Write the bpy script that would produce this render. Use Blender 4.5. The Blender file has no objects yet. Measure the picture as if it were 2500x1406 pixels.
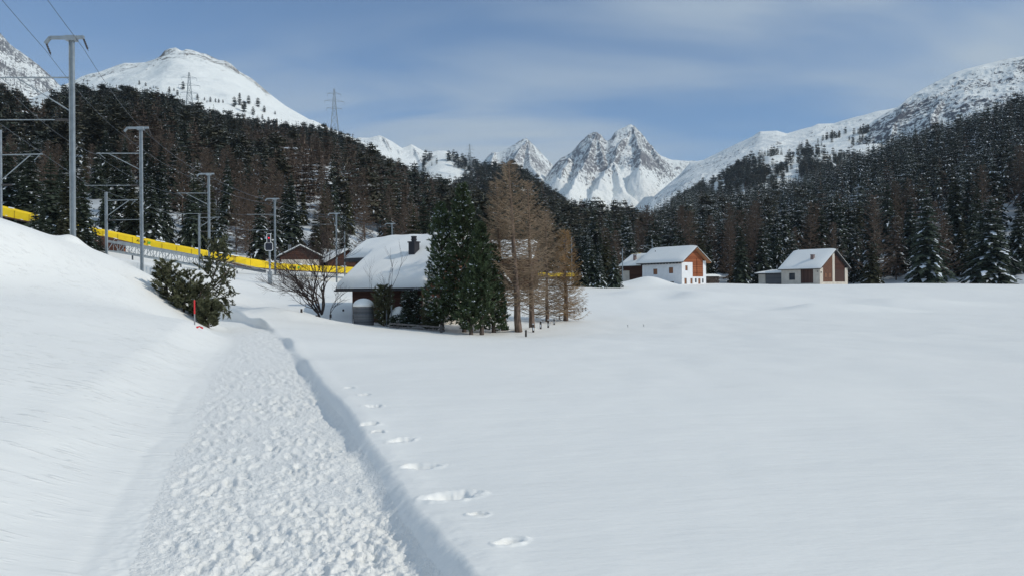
import bpy, math, random
import numpy as np
from mathutils import Vector, Matrix

# ------------------------------------------------------------------ camera, sky, sun, exposure
scene = bpy.context.scene
COL = scene.collection
FPX, UC, VC, EYE, ROLL = 1850.0, 1250.0, 703.0, 1.65, math.radians(0.6)
SUN_AZ = math.radians(110.0)        # clockwise from +Y, so the sun stands to the right of the view
SUN_EL = math.radians(35.0)
cam_d = bpy.data.cameras.new("camera"); cam = bpy.data.objects.new("camera", cam_d); COL.objects.link(cam)
cam.location = (0, 0, EYE); cam.rotation_euler = (math.pi / 2, ROLL, 0)
cam_d.sensor_width = 36.0; cam_d.lens = FPX / 2500 * 36; cam_d.clip_start = 0.1; cam_d.clip_end = 60000
scene.camera = cam
scene.view_settings.view_transform = 'Standard'; scene.view_settings.look = 'None'
scene.view_settings.exposure = 0.0; scene.view_settings.gamma = 1.0
scene.cycles.max_bounces = 6; scene.cycles.diffuse_bounces = 3; scene.cycles.transparent_max_bounces = 8
scene.cycles.volume_bounces = 0

S = Vector((math.sin(SUN_AZ) * math.cos(SUN_EL), math.cos(SUN_AZ) * math.cos(SUN_EL), math.sin(SUN_EL)))
sd = bpy.data.lights.new("sun", 'SUN'); sun = bpy.data.objects.new("sun", sd); COL.objects.link(sun)
sd.energy = 2.5; sd.angle = math.radians(0.5); sd.color = (1.0, 0.93, 0.81)
sun.rotation_euler = S.to_track_quat('Z', 'Y').to_euler(); sun.location = (60, -20, 60)

class NT:
    """small helper for node trees"""
    def __init__(s, tree): s.t = tree; s.t.nodes.clear()
    def n(s, typ, **kw):
        nd = s.t.nodes.new(typ)
        for k, v in kw.items():
            if k.startswith('i_'): nd.inputs[k[2:].replace('_', ' ')].default_value = v
            else: setattr(nd, k, v)
        return nd
    def l(s, a, b): s.t.links.new(a, b)
    def math(s, op, a, b=None, c=None, clamp=False):
        nd = s.t.nodes.new('ShaderNodeMath'); nd.operation = op; nd.use_clamp = clamp
        for i, v in enumerate((a, b, c)):
            if v is None: continue
            if hasattr(v, 'links'): s.l(v, nd.inputs[i])
            else: nd.inputs[i].default_value = v
        return nd.outputs[0]
    def ramp(s, fac, p0, p1, c0=(0, 0, 0, 1), c1=(1, 1, 1, 1)):
        nd = s.t.nodes.new('ShaderNodeMapRange'); nd.interpolation_type = 'SMOOTHSTEP'
        nd.inputs['From Min'].default_value = p0; nd.inputs['From Max'].default_value = p1
        s.l(fac, nd.inputs['Value']); return nd.outputs['Result']
    def mix(s, fac, a, b, typ='RGBA', blend='MIX'):
        nd = s.t.nodes.new('ShaderNodeMix'); nd.data_type = typ; nd.blend_type = blend
        ia, ib = (6, 7) if typ == 'RGBA' else (2, 3)
        for i, v in ((0, fac), (ia, a), (ib, b)):
            if hasattr(v, 'links'): s.l(v, nd.inputs[i])
            else: nd.inputs[i].default_value = v
        return nd.outputs[2 if typ == 'RGBA' else 0]
    def noise(s, vec, scale, detail=4, rough=0.55, dist=0.0):
        nd = s.t.nodes.new('ShaderNodeTexNoise'); nd.inputs['Scale'].default_value = scale
        nd.inputs['Detail'].default_value = detail; nd.inputs['Roughness'].default_value = rough
        nd.inputs['Distortion'].default_value = dist
        s.l(vec, nd.inputs['Vector']); return nd.outputs['Fac']
    def mapping(s, vec, scale=(1, 1, 1), rot=(0, 0, 0), loc=(0, 0, 0)):
        nd = s.t.nodes.new('ShaderNodeMapping'); nd.inputs['Scale'].default_value = scale
        nd.inputs['Rotation'].default_value = rot; nd.inputs['Location'].default_value = loc
        s.l(vec, nd.inputs['Vector']); return nd.outputs['Vector']

world = bpy.data.worlds.new("World"); scene.world = world; world.use_nodes = True
w = NT(world.node_tree)
sky = w.n('ShaderNodeTexSky', sky_type='NISHITA', sun_disc=False, sun_elevation=SUN_EL, sun_rotation=SUN_AZ,
          altitude=2600.0, air_density=1.0, dust_density=0.15, ozone_density=3.0)
tc = w.n('ShaderNodeTexCoord').outputs['Generated']
sep = w.n('ShaderNodeSeparateXYZ'); w.l(tc, sep.inputs[0])
zz = w.math('MAXIMUM', sep.outputs['Z'], 0.02)
zz = w.math('ADD', zz, 0.10)
px = w.math('DIVIDE', sep.outputs['X'], zz); py = w.math('DIVIDE', sep.outputs['Y'], zz)
cmb = w.n('ShaderNodeCombineXYZ'); w.l(px, cmb.inputs[0]); w.l(py, cmb.inputs[1])
v1 = w.mapping(cmb.outputs[0], scale=(0.75, 1.5, 1), rot=(0, 0, 0.9), loc=(3.1, 1.7, 0))
n1 = w.noise(v1, 1.1, 5, 0.5, 0.5)
v2 = w.mapping(cmb.outputs[0], scale=(0.35, 0.6, 1), rot=(0, 0, 0.5), loc=(0.6, 4.2, 0))
n2 = w.noise(v2, 1.0, 3, 0.5, 0.3)
def blob(cx, cz, rx, rz):
    a_ = w.math('DIVIDE', w.math('SUBTRACT', sep.outputs['X'], cx), rx); b_ = w.math('DIVIDE', w.math('SUBTRACT', sep.outputs['Z'], cz), rz)
    q_ = w.math('ADD', w.math('MULTIPLY', a_, a_), w.math('MULTIPLY', b_, b_))
    return w.math('POWER', 2.718, w.math('MULTIPLY', q_, -1.0))
streak = w.math('ADD', w.math('MULTIPLY', w.ramp(n1, 0.30, 0.72), 0.5), w.math('MULTIPLY', w.ramp(n2, 0.32, 0.64), 0.5))
# drifting cirrus banks: a pale one low over the left range, one high on the right, clear air between
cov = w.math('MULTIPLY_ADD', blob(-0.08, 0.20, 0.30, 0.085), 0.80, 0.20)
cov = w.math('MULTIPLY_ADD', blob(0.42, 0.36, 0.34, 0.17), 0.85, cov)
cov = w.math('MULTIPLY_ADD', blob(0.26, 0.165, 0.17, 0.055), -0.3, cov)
cov = w.math('MULTIPLY_ADD', w.ramp(sep.outputs['Z'], 0.42, 0.8), 0.7, cov)  # unseen overhead veil, added to make the ambient light more neutral
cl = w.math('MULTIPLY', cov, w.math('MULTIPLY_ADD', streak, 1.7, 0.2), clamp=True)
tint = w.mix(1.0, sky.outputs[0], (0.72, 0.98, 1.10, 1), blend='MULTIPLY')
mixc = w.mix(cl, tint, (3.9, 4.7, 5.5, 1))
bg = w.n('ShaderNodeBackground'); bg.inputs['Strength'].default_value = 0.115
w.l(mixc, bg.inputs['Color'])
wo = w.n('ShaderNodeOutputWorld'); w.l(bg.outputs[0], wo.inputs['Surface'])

# ------------------------------------------------------------------ helpers
CR, SR = math.cos(ROLL), math.sin(ROLL)
def P(u, v, d):
    """photograph pixel (2500 wide) at depth d -> point in the place"""
    a, b = (u - UC) / FPX * d, (VC - v) / FPX * d
    return Vector((a * CR + b * SR, d, EYE - a * SR + b * CR))
def Pnp(u, v, d):
    a, b = (u - UC) / FPX * d, (VC - v) / FPX * d
    return a * CR + b * SR, d + 0 * a, EYE - a * SR + b * CR
def on_plane(u, v, z0):
    a, b = (u - UC) / FPX, (VC - v) / FPX
    d = (z0 - EYE) / (-a * SR + b * CR)
    return P(u, v, d)

def tag(o, label=None, cat=None, group=None, kind=None):
    if label: o['label'] = label
    if cat: o['category'] = cat
    if group: o['group'] = group
    if kind: o['kind'] = kind
    return o
def mesh_np(name, V, F, mats, mi=None, smooth=False):
    V = np.asarray(V, dtype=np.float32); F = np.asarray(F, dtype=np.int32)
    me = bpy.data.meshes.new(name)
    nf, k = F.shape
    me.vertices.add(len(V)); me.vertices.foreach_set('co', V.ravel())
    me.loops.add(nf * k); me.loops.foreach_set('vertex_index', F.ravel())
    me.polygons.add(nf); me.polygons.foreach_set('loop_start', np.arange(0, nf * k, k, dtype=np.int32))
    for m in mats: me.materials.append(m)
    if mi is not None: me.polygons.foreach_set('material_index', np.asarray(mi, dtype=np.int32))
    if smooth: me.polygons.foreach_set('use_smooth', np.ones(nf, dtype=bool))
    me.update(calc_edges=True)
    return me
def link(name, me, parent=None, loc=None):
    o = bpy.data.objects.new(name, me); COL.objects.link(o)
    if parent is not None: o.parent = parent
    if loc is not None: o.location = loc
    return o
def empty(name, loc=(0, 0, 0), rz=0.0, label=None, cat=None, group=None):
    o = bpy.data.objects.new(name, None); COL.objects.link(o); o.location = loc; o.rotation_euler = (0, 0, rz)
    o.empty_display_size = 0.3
    return tag(o, label, cat, group)

class MB:
    """mesh builder for boxes, bars, tubes and panels"""
    def __init__(s): s.v = []; s.f = []; s.m = []
    def add(s, vs, fs, mi=0):
        b = len(s.v); s.v += [tuple(p) for p in vs]; s.f += [tuple(b + i for i in f) for f in fs]; s.m += [mi] * len(fs)
    def box(s, x0, x1, y0, y1, z0, z1, mi=0, M=None):
        vs = [Vector(p) for p in ((x0,y0,z0),(x1,y0,z0),(x1,y1,z0),(x0,y1,z0),(x0,y0,z1),(x1,y0,z1),(x1,y1,z1),(x0,y1,z1))]
        if M is not None: vs = [M @ p for p in vs]
        s.add(vs, [(0,3,2,1),(4,5,6,7),(0,1,5,4),(1,2,6,5),(2,3,7,6),(3,0,4,7)], mi); return s
    def bar(s, a, b, w, h=None, mi=0, up=(0, 0, 1)):
        a, b = Vector(a), Vector(b); h = w if h is None else h
        d = (b - a).normalized(); u = Vector(up)
        if abs(d.dot(u)) > 0.98: u = Vector((1, 0, 0))
        x = d.cross(u).normalized() * w / 2; y = x.cross(d).normalized() * h / 2
        vs = [a-x-y, a+x-y, a+x+y, a-x+y, b-x-y, b+x-y, b+x+y, b-x+y]
        s.add(vs, [(0,1,2,3),(7,6,5,4),(0,4,5,1),(1,5,6,2),(2,6,7,3),(3,7,4,0)], mi); return s
    def tube(s, pts, rad, n=6, mi=0, cap=True):
        pts = [Vector(p) for p in pts]; N = len(pts)
        if not hasattr(rad, '__len__'): rad = [rad] * N
        b = len(s.v); prev = None
        for i, p in enumerate(pts):
            d = (pts[min(i+1, N-1)] - pts[max(i-1, 0)]).normalized()
            ref = Vector((0, 0, 1)) if abs(d.z) < 0.95 else Vector((1, 0, 0))
            if prev is None: x = d.cross(ref).normalized()
            else:
                x = prev - d * prev.dot(d)
                x = x.normalized() if x.length > 1e-6 else d.cross(ref).normalized()
            prev = x; y = d.cross(x)
            for k in range(n):
                a = 2 * math.pi * k / n
                s.v.append(tuple(p + (x * math.cos(a) + y * math.sin(a)) * rad[i]))
        for i in range(N - 1):
            for k in range(n):
                k2 = (k + 1) % n
                s.f.append((b+i*n+k, b+i*n+k2, b+(i+1)*n+k2, b+(i+1)*n+k)); s.m.append(mi)
        if cap:
            s.f.append(tuple(b + k for k in reversed(range(n)))); s.m.append(mi)
            s.f.append(tuple(b + (N-1)*n + k for k in range(n))); s.m.append(mi)
        return s
    def cyl(s, c, r, z0, z1, n=14, mi=0, r1=None):
        return s.tube([(c[0], c[1], z0), (c[0], c[1], z1)], [r, r if r1 is None else r1], n, mi)
    def prism(s, poly, a, b, mi=0):
        """poly: list of 3D points (one end), swept by vector b-a"""
        off = Vector(b) - Vector(a); n = len(poly)
        vs = [Vector(p) for p in poly] + [Vector(p) + off for p in poly]
        fs = [tuple(reversed(range(n))), tuple(range(n, 2*n))] + [(i, (i+1) % n, n+(i+1) % n, n+i) for i in range(n)]
        s.add(vs, fs, mi); return s
    def build(s, name, mats, parent=None, loc=None, smooth=False):
        me = bpy.data.meshes.new(name); me.from_pydata(s.v, [], s.f)
        if not isinstance(mats, (list, tuple)): mats = [mats]
        for m in mats: me.materials.append(m)
        me.polygons.foreach_set('material_index', s.m)
        if smooth: me.polygons.foreach_set('use_smooth', [True] * len(me.polygons))
        me.update()
        return link(name, me, parent, loc)

# numpy gradient-ish value noise
_rs = np.random.RandomState(7); _PERM = _rs.rand(512, 512).astype(np.float32)
def vnoise(x, y):
    xi = np.floor(x).astype(np.int64); yi = np.floor(y).astype(np.int64)
    xf = x - xi; yf = y - yi
    xf = xf * xf * xf * (xf * (xf * 6 - 15) + 10); yf = yf * yf * yf * (yf * (yf * 6 - 15) + 10)
    a = _PERM[xi & 511, yi & 511]; b = _PERM[(xi + 1) & 511, yi & 511]
    c = _PERM[xi & 511, (yi + 1) & 511]; d = _PERM[(xi + 1) & 511, (yi + 1) & 511]
    return (a + (b - a) * xf) * (1 - yf) + (c + (d - c) * xf) * yf
def fbm(x, y, oct=4, g=0.5, lac=2.03):
    r = 0; a = 1; t = 0
    for i in range(oct):
        r = r + a * (vnoise(x + 17.3 * i, y - 9.1 * i) - 0.5); t += a; a *= g; x, y = x * lac * 0.8 - y * lac * 0.6, x * lac * 0.6 + y * lac * 0.8
    return r / t * 2
def ridged(x, y, oct=5, g=0.55, lac=2.1):
    r = 0; a = 1; t = 0
    for i in range(oct):
        r = r + a * (1 - np.abs(2 * vnoise(x + 31.7 * i, y + 11.9 * i) - 1)); t += a; a *= g
        x, y = x * lac * 0.8 - y * lac * 0.6, x * lac * 0.6 + y * lac * 0.8
    return r / t
def sstep(e0, e1, x):
    t = np.clip((x - e0) / (e1 - e0), 0, 1); return t * t * (3 - 2 * t)

# ------------------------------------------------------------------ materials
MATS = {}
def mat(name, col, rough=0.8, metal=0.0, var=0.0, vscale=3.0, bump=0.0, bscale=20.0, stretch=(1, 1, 1), col2=None, spec=0.3, coords='Object', objvar=0.0):
    if name in MATS: return MATS[name]
    m = bpy.data.materials.new(name); m.use_nodes = True; t = NT(m.node_tree)
    b = t.n('ShaderNodeBsdfPrincipled'); o = t.n('ShaderNodeOutputMaterial'); t.l(b.outputs[0], o.inputs[0])
    b.inputs['Roughness'].default_value = rough; b.inputs['Metallic'].default_value = metal
    b.inputs['Specular IOR Level'].default_value = spec
    c = t.n('ShaderNodeTexCoord').outputs[coords]; c = t.mapping(c, scale=stretch)
    base = (*col, 1); out = None
    if var > 0 or col2 is not None:
        n = t.noise(c, vscale, 5, 0.6)
        if col2 is None:
            c0 = tuple(x * (1 - var) for x in col) + (1,); c1 = tuple(min(1, x * (1 + var)) for x in col) + (1,)
        else: c0, c1 = base, (*col2, 1)
        out = t.mix(t.ramp(n, 0.32, 0.68), c0, c1)
    if objvar > 0:
        oi = t.n('ShaderNodeObjectInfo').outputs['Random']
        f = t.math('MULTIPLY_ADD', oi, 2 * objvar, 1 - objvar)
        hv = t.n('ShaderNodeHueSaturation'); t.l(f, hv.inputs['Value'])
        if out is not None: t.l(out, hv.inputs['Color'])
        else: hv.inputs['Color'].default_value = base
        out = hv.outputs[0]
    if out is not None: t.l(out, b.inputs['Base Color'])
    else: b.inputs['Base Color'].default_value = base
    if bump > 0:
        bn = t.noise(c, bscale, 5, 0.6); bp = t.n('ShaderNodeBump'); bp.inputs['Strength'].default_value = bump
        bp.inputs['Distance'].default_value = 0.05; t.l(bn, bp.inputs['Height']); t.l(bp.outputs[0], b.inputs['Normal'])
    MATS[name] = m; return m

def planks(name, col, col2, board=0.16, axis='Z', rough=0.85, gapdark=0.35):
    """weathered timber boarding, boards stacked along axis"""
    m = bpy.data.materials.new(name); m.use_nodes = True; t = NT(m.node_tree)
    b = t.n('ShaderNodeBsdfPrincipled'); o = t.n('ShaderNodeOutputMaterial'); t.l(b.outputs[0], o.inputs[0])
    b.inputs['Roughness'].default_value = rough; b.inputs['Specular IOR Level'].default_value = 0.2
    c = t.n('ShaderNodeTexCoord').outputs['Object']; sp = t.n('ShaderNodeSeparateXYZ'); t.l(c, sp.inputs[0])
    q = t.math('DIVIDE', sp.outputs[axis], board)
    fr = t.math('FRACT', q); fl = t.math('FLOOR', q)
    wn = t.n('ShaderNodeTexWhiteNoise', noise_dimensions='1D'); t.l(fl, wn.inputs['W'])
    st = (1, 1, 12) if axis == 'Z' else (12, 12, 1)
    gr = t.noise(t.mapping(c, scale=st), 1.3, 5, 0.65)
    f = t.math('ADD', t.math('MULTIPLY', wn.outputs['Value'], 0.45), t.math('MULTIPLY', gr, 0.65))
    colr = t.mix(t.ramp(f, 0.25, 0.85), (*col, 1), (*col2, 1))
    gap = t.math('LESS_THAN', fr, 0.1)
    colr = t.mix(t.math('MULTIPLY', gap, 1 - gapdark), colr, (col[0] * .25, col[1] * .25, col[2] * .25, 1))
    t.l(colr, b.inputs['Base Color'])
    bp = t.n('ShaderNodeBump'); bp.inputs['Strength'].default_value = 0.5; bp.inputs['Distance'].default_value = 0.02
    t.l(t.math('ADD', t.math('MULTIPLY', gap, -1.0), t.math('MULTIPLY', gr, 0.4)), bp.inputs['Height']); t.l(bp.outputs[0], b.inputs['Normal'])
    return m

def snow_ground():
    m = bpy.data.materials.new('snow_surface'); m.use_nodes = True; t = NT(m.node_tree)
    b = t.n('ShaderNodeBsdfPrincipled'); o = t.n('ShaderNodeOutputMaterial'); t.l(b.outputs[0], o.inputs[0])
    b.inputs['Roughness'].default_value = 0.55; b.inputs['Specular IOR Level'].default_value = 0.25
    c = t.n('ShaderNodeTexCoord').outputs['Object']
    n = t.noise(c, 0.12, 3, 0.5)
    t.l(t.mix(n, (0.835, 0.84, 0.815, 1), (0.855, 0.86, 0.83, 1)), b.inputs['Base Color'])
    # wind-crusted ripples, mostly on the bank left of the path
    sp = t.n('ShaderNodeSeparateXYZ'); t.l(c, sp.inputs[0])
    left = t.ramp(t.math('MULTIPLY_ADD', sp.outputs['Y'], -0.12, t.math('MULTIPLY', sp.outputs['X'], -1.0)), 1.2, 4.5)
    rip = t.noise(t.mapping(c, scale=(1.3, 5.5, 1.0), rot=(0, 0, 0.42)), 2.0, 3, 0.5, 0.4)
    rip = t.math('MULTIPLY', t.ramp(rip, 0.56, 0.70), t.ramp(t.noise(c, .8, 2, .5), .36, .56))
    fine = t.noise(c, 22.0, 4, 0.7)
    soft = t.noise(t.mapping(c, scale=(0.5, 1.6, 1), rot=(0, 0, -.3)), 1.3, 5, 0.62)
    h = t.math('ADD', t.math('MULTIPLY', t.math('MULTIPLY', rip, left), 0.6), t.math('ADD', t.math('MULTIPLY', fine, 0.04), t.math('MULTIPLY', soft, 0.9)))
    bp = t.n('ShaderNodeBump'); bp.inputs['Strength'].default_value = 0.7; bp.inputs['Distance'].default_value = 0.05
    t.l(h, bp.inputs['Height']); t.l(bp.outputs[0], b.inputs['Normal'])
    return m
M_SNOWG = snow_ground()
M_PATH = mat('trodden_snow', (0.86, 0.865, 0.84), 0.6, var=0.03, vscale=6, bump=0.6, bscale=30, spec=0.2)
M_SNOW = mat('roof_snow', (0.86, 0.865, 0.84), 0.55, var=0.01, vscale=0.6, bump=0.08, bscale=5, spec=0.2)
M_TSNOW = mat('branch_snow', (0.80, 0.85, 0.90), 0.7, spec=0.1)
M_SPR = mat('spruce_needles', (0.043, 0.056, 0.040), 0.85, var=0.45, vscale=0.9, objvar=0.35, spec=0.15)
M_SPR2 = mat('spruce_needles_olive', (0.058, 0.060, 0.034), 0.85, var=0.4, vscale=0.9, objvar=0.35, spec=0.15)
M_FAR = mat('far_conifer', (0.058, 0.068, 0.056), 0.9, var=0.5, vscale=0.03, spec=0.1)
M_FAR2 = mat('far_conifer_olive', (0.080, 0.078, 0.056), 0.9, var=0.45, vscale=0.04, spec=0.1)
M_LARF = mat('far_larch_twigs', (0.165, 0.125, 0.098), 0.9, var=0.35, vscale=0.05, spec=0.1)
M_LAR = mat('larch_twigs', (0.28, 0.21, 0.145), 0.85, var=0.35, vscale=0.5, objvar=0.25, spec=0.15)
M_LARG = mat('larch_twigs_golden', (0.36, 0.235, 0.12), 0.85, var=0.3, vscale=0.5, objvar=0.2, spec=0.15)
M_PINE = mat('stone_pine_needles', (0.050, 0.072, 0.033), 0.7, var=0.5, vscale=1.2, objvar=0.25, spec=0.3)
M_PINEO = mat('mountain_pine_needles', (0.085, 0.090, 0.048), 0.7, var=0.45, vscale=2.0, objvar=0.2, spec=0.3)
M_BARK = mat('bark', (0.085, 0.065, 0.055), 0.95, var=0.5, vscale=6, bump=0.6, bscale=18, stretch=(1, 1, 0.25))
M_BARKL = mat('larch_bark', (0.16, 0.115, 0.09), 0.95, var=0.5, vscale=6, bump=0.7, bscale=18, stretch=(1, 1, 0.25))
M_BARKD = mat('dark_bark', (0.050, 0.038, 0.035), 0.95, var=0.4, vscale=5, bump=0.4)
M_STEEL = mat('galvanised_steel', (0.30, 0.335, 0.36), 0.5, metal=0.35, var=0.14, vscale=2.5)
M_STEELD = mat('weathered_steel', (0.15, 0.165, 0.185), 0.6, metal=0.3, var=0.2, vscale=3)
M_WIRE = mat('wire', (0.12, 0.14, 0.17), 0.5, metal=0.6)
M_INS = mat('insulator_brown', (0.05, 0.045, 0.045), 0.35)
M_YEL = mat('yellow_sheet', (0.80, 0.56, 0.012), 0.5, var=0.08, vscale=0.7)
M_BLACKP = mat('black_paint', (0.02, 0.02, 0.022), 0.5)
M_RUST = mat('rust_brown_beam', (0.10, 0.05, 0.038), 0.8, var=0.3, vscale=4)
M_GREEN = mat('green_paint', (0.10, 0.42, 0.06), 0.6)
M_CONC = mat('concrete', (0.33, 0.33, 0.32), 0.9, var=0.15, vscale=4)
M_PLASTER = mat('white_plaster', (0.78, 0.79, 0.80), 0.9, var=0.04, vscale=1.2, bump=0.15, bscale=14)
M_CREAM = mat('cream_plaster', (0.58, 0.53, 0.46), 0.9, var=0.08, vscale=1.1, bump=0.15, bscale=14)
M_WOODD = planks('dark_boards', (0.050, 0.022, 0.018), (0.095, 0.045, 0.032), 0.17)
M_WOODR = planks('red_brown_logs', (0.21, 0.062, 0.026), (0.36, 0.125, 0.055), 0.19)
M_WOODV = planks('dark_upright_boards', (0.055, 0.032, 0.028), (0.125, 0.070, 0.055), 0.2, axis='X')
M_WOODL = mat('soffit_pine', (0.40, 0.20, 0.10), 0.8, var=0.25, vscale=5, stretch=(1, 6, 6))
M_FASCIA = mat('dark_fascia', (0.045, 0.045, 0.05), 0.7, var=0.25, vscale=5)
M_SHUT = mat('wooden_shutter', (0.25, 0.115, 0.062), 0.8, var=0.3, vscale=9, stretch=(8, 8, 1))
M_DARKIN = mat('dark_opening', (0.018, 0.017, 0.02), 0.6)
M_GLASS = mat('window_glass', (0.035, 0.045, 0.055), 0.12, spec=0.6)
M_GREYB = planks('grey_boards', (0.10, 0.105, 0.115), (0.17, 0.17, 0.175), 0.16)
M_GWOOD = mat('grey_weathered_wood', (0.13, 0.12, 0.115), 0.9, var=0.35, vscale=6, stretch=(1, 1, .3))
M_POST = mat('dark_stake_wood', (0.06, 0.052, 0.05), 0.9, var=0.35, vscale=9)
M_RED = mat('red_paint', (0.62, 0.03, 0.035), 0.45)
M_GREYP = mat('grey_paint', (0.27, 0.27, 0.28), 0.6)
M_CHIM = mat('chimney_masonry', (0.20, 0.15, 0.14), 0.9, var=0.35, vscale=6)
M_CHIMM = mat('dark_sheet_metal', (0.035, 0.035, 0.042), 0.45, metal=0.3)
M_WHITEP = mat('white_paint', (0.75, 0.75, 0.75), 0.5)
M_ROCKO = mat('orange_rock', (0.42, 0.22, 0.09), 0.9, var=0.4, vscale=0.25, bump=0.8, bscale=0.6)
def lamp_mat(name, col, st):
    m = bpy.data.materials.new(name); m.use_nodes = True; t = NT(m.node_tree)
    e = t.n('ShaderNodeEmission'); e.inputs[0].default_value = (*col, 1); e.inputs[1].default_value = st
    o = t.n('ShaderNodeOutputMaterial'); t.l(e.outputs[0], o.inputs[0]); return m
M_LAMP = lamp_mat('red_signal_light', (1.0, 0.03, 0.06), 1.6)

def mountain_mat(name, rock=(0.13, 0.13, 0.14), bias=0.0, scale=0.01, steep=1.0, s0=0.35, sn=(0.83, 0.86, 0.85), zr=None):
    m = bpy.data.materials.new(name); m.use_nodes = True; t = NT(m.node_tree)
    b = t.n('ShaderNodeBsdfPrincipled'); o = t.n('ShaderNodeOutputMaterial'); t.l(b.outputs[0], o.inputs[0])
    b.inputs['Roughness'].default_value = 0.75; b.inputs['Specular IOR Level'].default_value = 0.1
    c = t.n('ShaderNodeTexCoord').outputs['Object']
    g = t.n('ShaderNodeNewGeometry'); sp = t.n('ShaderNodeSeparateXYZ'); t.l(g.outputs['True Normal'], sp.inputs[0])
    st = t.math('SUBTRACT', 1.0, sp.outputs['Z'])
    big = t.noise(c, scale, 4, 0.6)
    fine = t.noise(t.mapping(c, scale=(1, 1, 0.6)), scale * 14, 6, 0.72)
    f = t.math('ADD', t.math('MULTIPLY', t.math('SUBTRACT', st, s0), steep), t.math('MULTIPLY', t.math('SUBTRACT', big, 0.5), 1.5))
    f = t.math('ADD', f, t.math('MULTIPLY', t.math('SUBTRACT', fine, 0.5), 3.2))
    f = t.math('ADD', f, bias)
    if zr:
        pz = t.n('ShaderNodeSeparateXYZ'); t.l(c, pz.inputs[0])
        f = t.math('ADD', f, t.math('MULTIPLY', t.ramp(pz.outputs['Z'], zr[0], zr[1]), zr[2]))
    k = t.ramp(f, -0.10, 0.16)
    rv = t.mix(t.noise(c, scale * 20, 3, 0.6), (rock[0] * .6, rock[1] * .6, rock[2] * .6, 1), (rock[0] * 1.4, rock[1] * 1.4, rock[2] * 1.4, 1))
    t.l(t.mix(k, (*sn, 1), rv), b.inputs['Base Color'])
    bp = t.n('ShaderNodeBump'); bp.inputs['Strength'].default_value = 0.5; bp.inputs['Distance'].default_value = 0.12 / scale
    t.l(t.math('MULTIPLY', fine, t.math('MULTIPLY_ADD', k, 0.8, 0.35)), bp.inputs['Height']); t.l(bp.outputs[0], b.inputs['Normal'])
    return m
# ------------------------------------------------------------------ ground: one sheet shaped through control points
CP = []
def cp(u, v, d): p = P(u, v, d); CP.append(tuple(p))
def cz(x, y, z): CP.append((x, y, z))
# undisturbed snow beside the path, right hand field
for x, y, z in ((0.3, 0, .21), (3, 0, .24), (8, 0, .3), (16, 0, .2), (-.2, 4, .21), (1.5, 4.5, .23), (5, 6, .25), (12, 6, .15), (-2.2, 10, .24), (3, 10, .22),
                (9, 12, .05), (-4, 15.5, .23), (2, 16, .05), (12, 20, -.15), (-6, 22, .17), (-10, 33, .0), (0, 24, -.25), (-4, 33, -.45), (8, 34, -.55),
                (20, 34, -.5), (30, 22, -.2), (40, 50, -.5), (0, -8, .3), (10, -10, .3), (30, -10, .2), (-14, 44, -.05)): cz(x, y, z)
for u, v, d in ((1284, 822, 43), (1240, 812, 45), (1100, 806, 46), (1000, 797, 47.5), (862, 786, 50), (790, 780, 50), (740, 772, 50), (1320, 801, 48), (1338, 797, 52),
                (1380, 780, 58), (1430, 757, 75), (1600, 765, 62), (1800, 757, 66), (2100, 760, 66), (2500, 762, 66), (2000, 742, 80), (1600, 735, 84),
                (1500, 712, 105), (1800, 711, 108), (2300, 712, 108), (1450, 700, 125), (1600, 697, 140), (1800, 694, 152), (2100, 694, 155), (2500, 695, 150), (2350, 694, 152),
                (1665, 695, 150), (2000, 697, 165), (1350, 700, 120), (1250, 712, 105), (1150, 715, 95), (1050, 735, 72), (1150, 760, 62), (950, 745, 64)): cp(u, v, d)
# left bank: a plane rising from the path to the railway shoulder
for y in (-8, 0, 5, 10, 15, 20, 26):
    xl = -1.0 - y * 0.26 - (0.6 if y < 0 else 0)
    for dx in (0.2, 3, 7, 11):
        cz(xl - dx, y, 0.02 + dx * 0.19 + 0.001 * dx * dx)
cz(-22, -5, 4.4); cz(-21, 10, 4.4); cz(-20.5, 20, 4.2)
for u, v, d in ((0, 541, 30), (90, 568, 32), (178, 598, 34), (250, 618, 35), (310, 646, 35.5), (350, 668, 35), (390, 702, 34.5), (450, 748, 34), (520, 796, 33), (430, 790, 29), (300, 720, 29)): cp(u, v, d)
# behind the nose, the meadow up to the railway
for u, v, d in ((345, 640, 54), (250, 640, 50), (100, 640, 48), (0, 620, 50), (-200, 600, 45), (430, 668, 62), (511, 662, 74), (672, 672, 93), (600, 690, 80), (560, 700, 68), (540, 745, 50), (480, 760, 43),
                (430, 740, 43), (600, 742, 55), (700, 741, 60), (700, 700, 78), (790, 745, 56), (822, 692, 104), (760, 680, 96), (850, 722, 64), (900, 700, 90), (620, 722, 64), (958, 700, 124),
                (300, 644, 88), (200, 630, 80), (60, 610, 78), (420, 662, 90), (520, 666, 96), (640, 674, 106), (420, 625, 116), (760, 668, 116), (860, 672, 122), (1000, 680, 135), (1200, 690, 140),
                (-300, 560, 80), (0, 560, 105), (300, 590, 120), (600, 640, 128), (800, 655, 140)): cp(u, v, d)
for a in range(0, 360, 24):
    r = 460; x, y = r * math.sin(math.radians(a)), r * math.cos(math.radians(a))
    if y > 100: cz(x, y, 4.0 if x > -60 else 8)
    else: cz(x, y, 0.0 if x > 0 else 8.0)
CPA = np.array(CP, dtype=np.float64)
def _ker(d2): return 0.5 * d2 * np.log(d2 + 1e-9)
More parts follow.
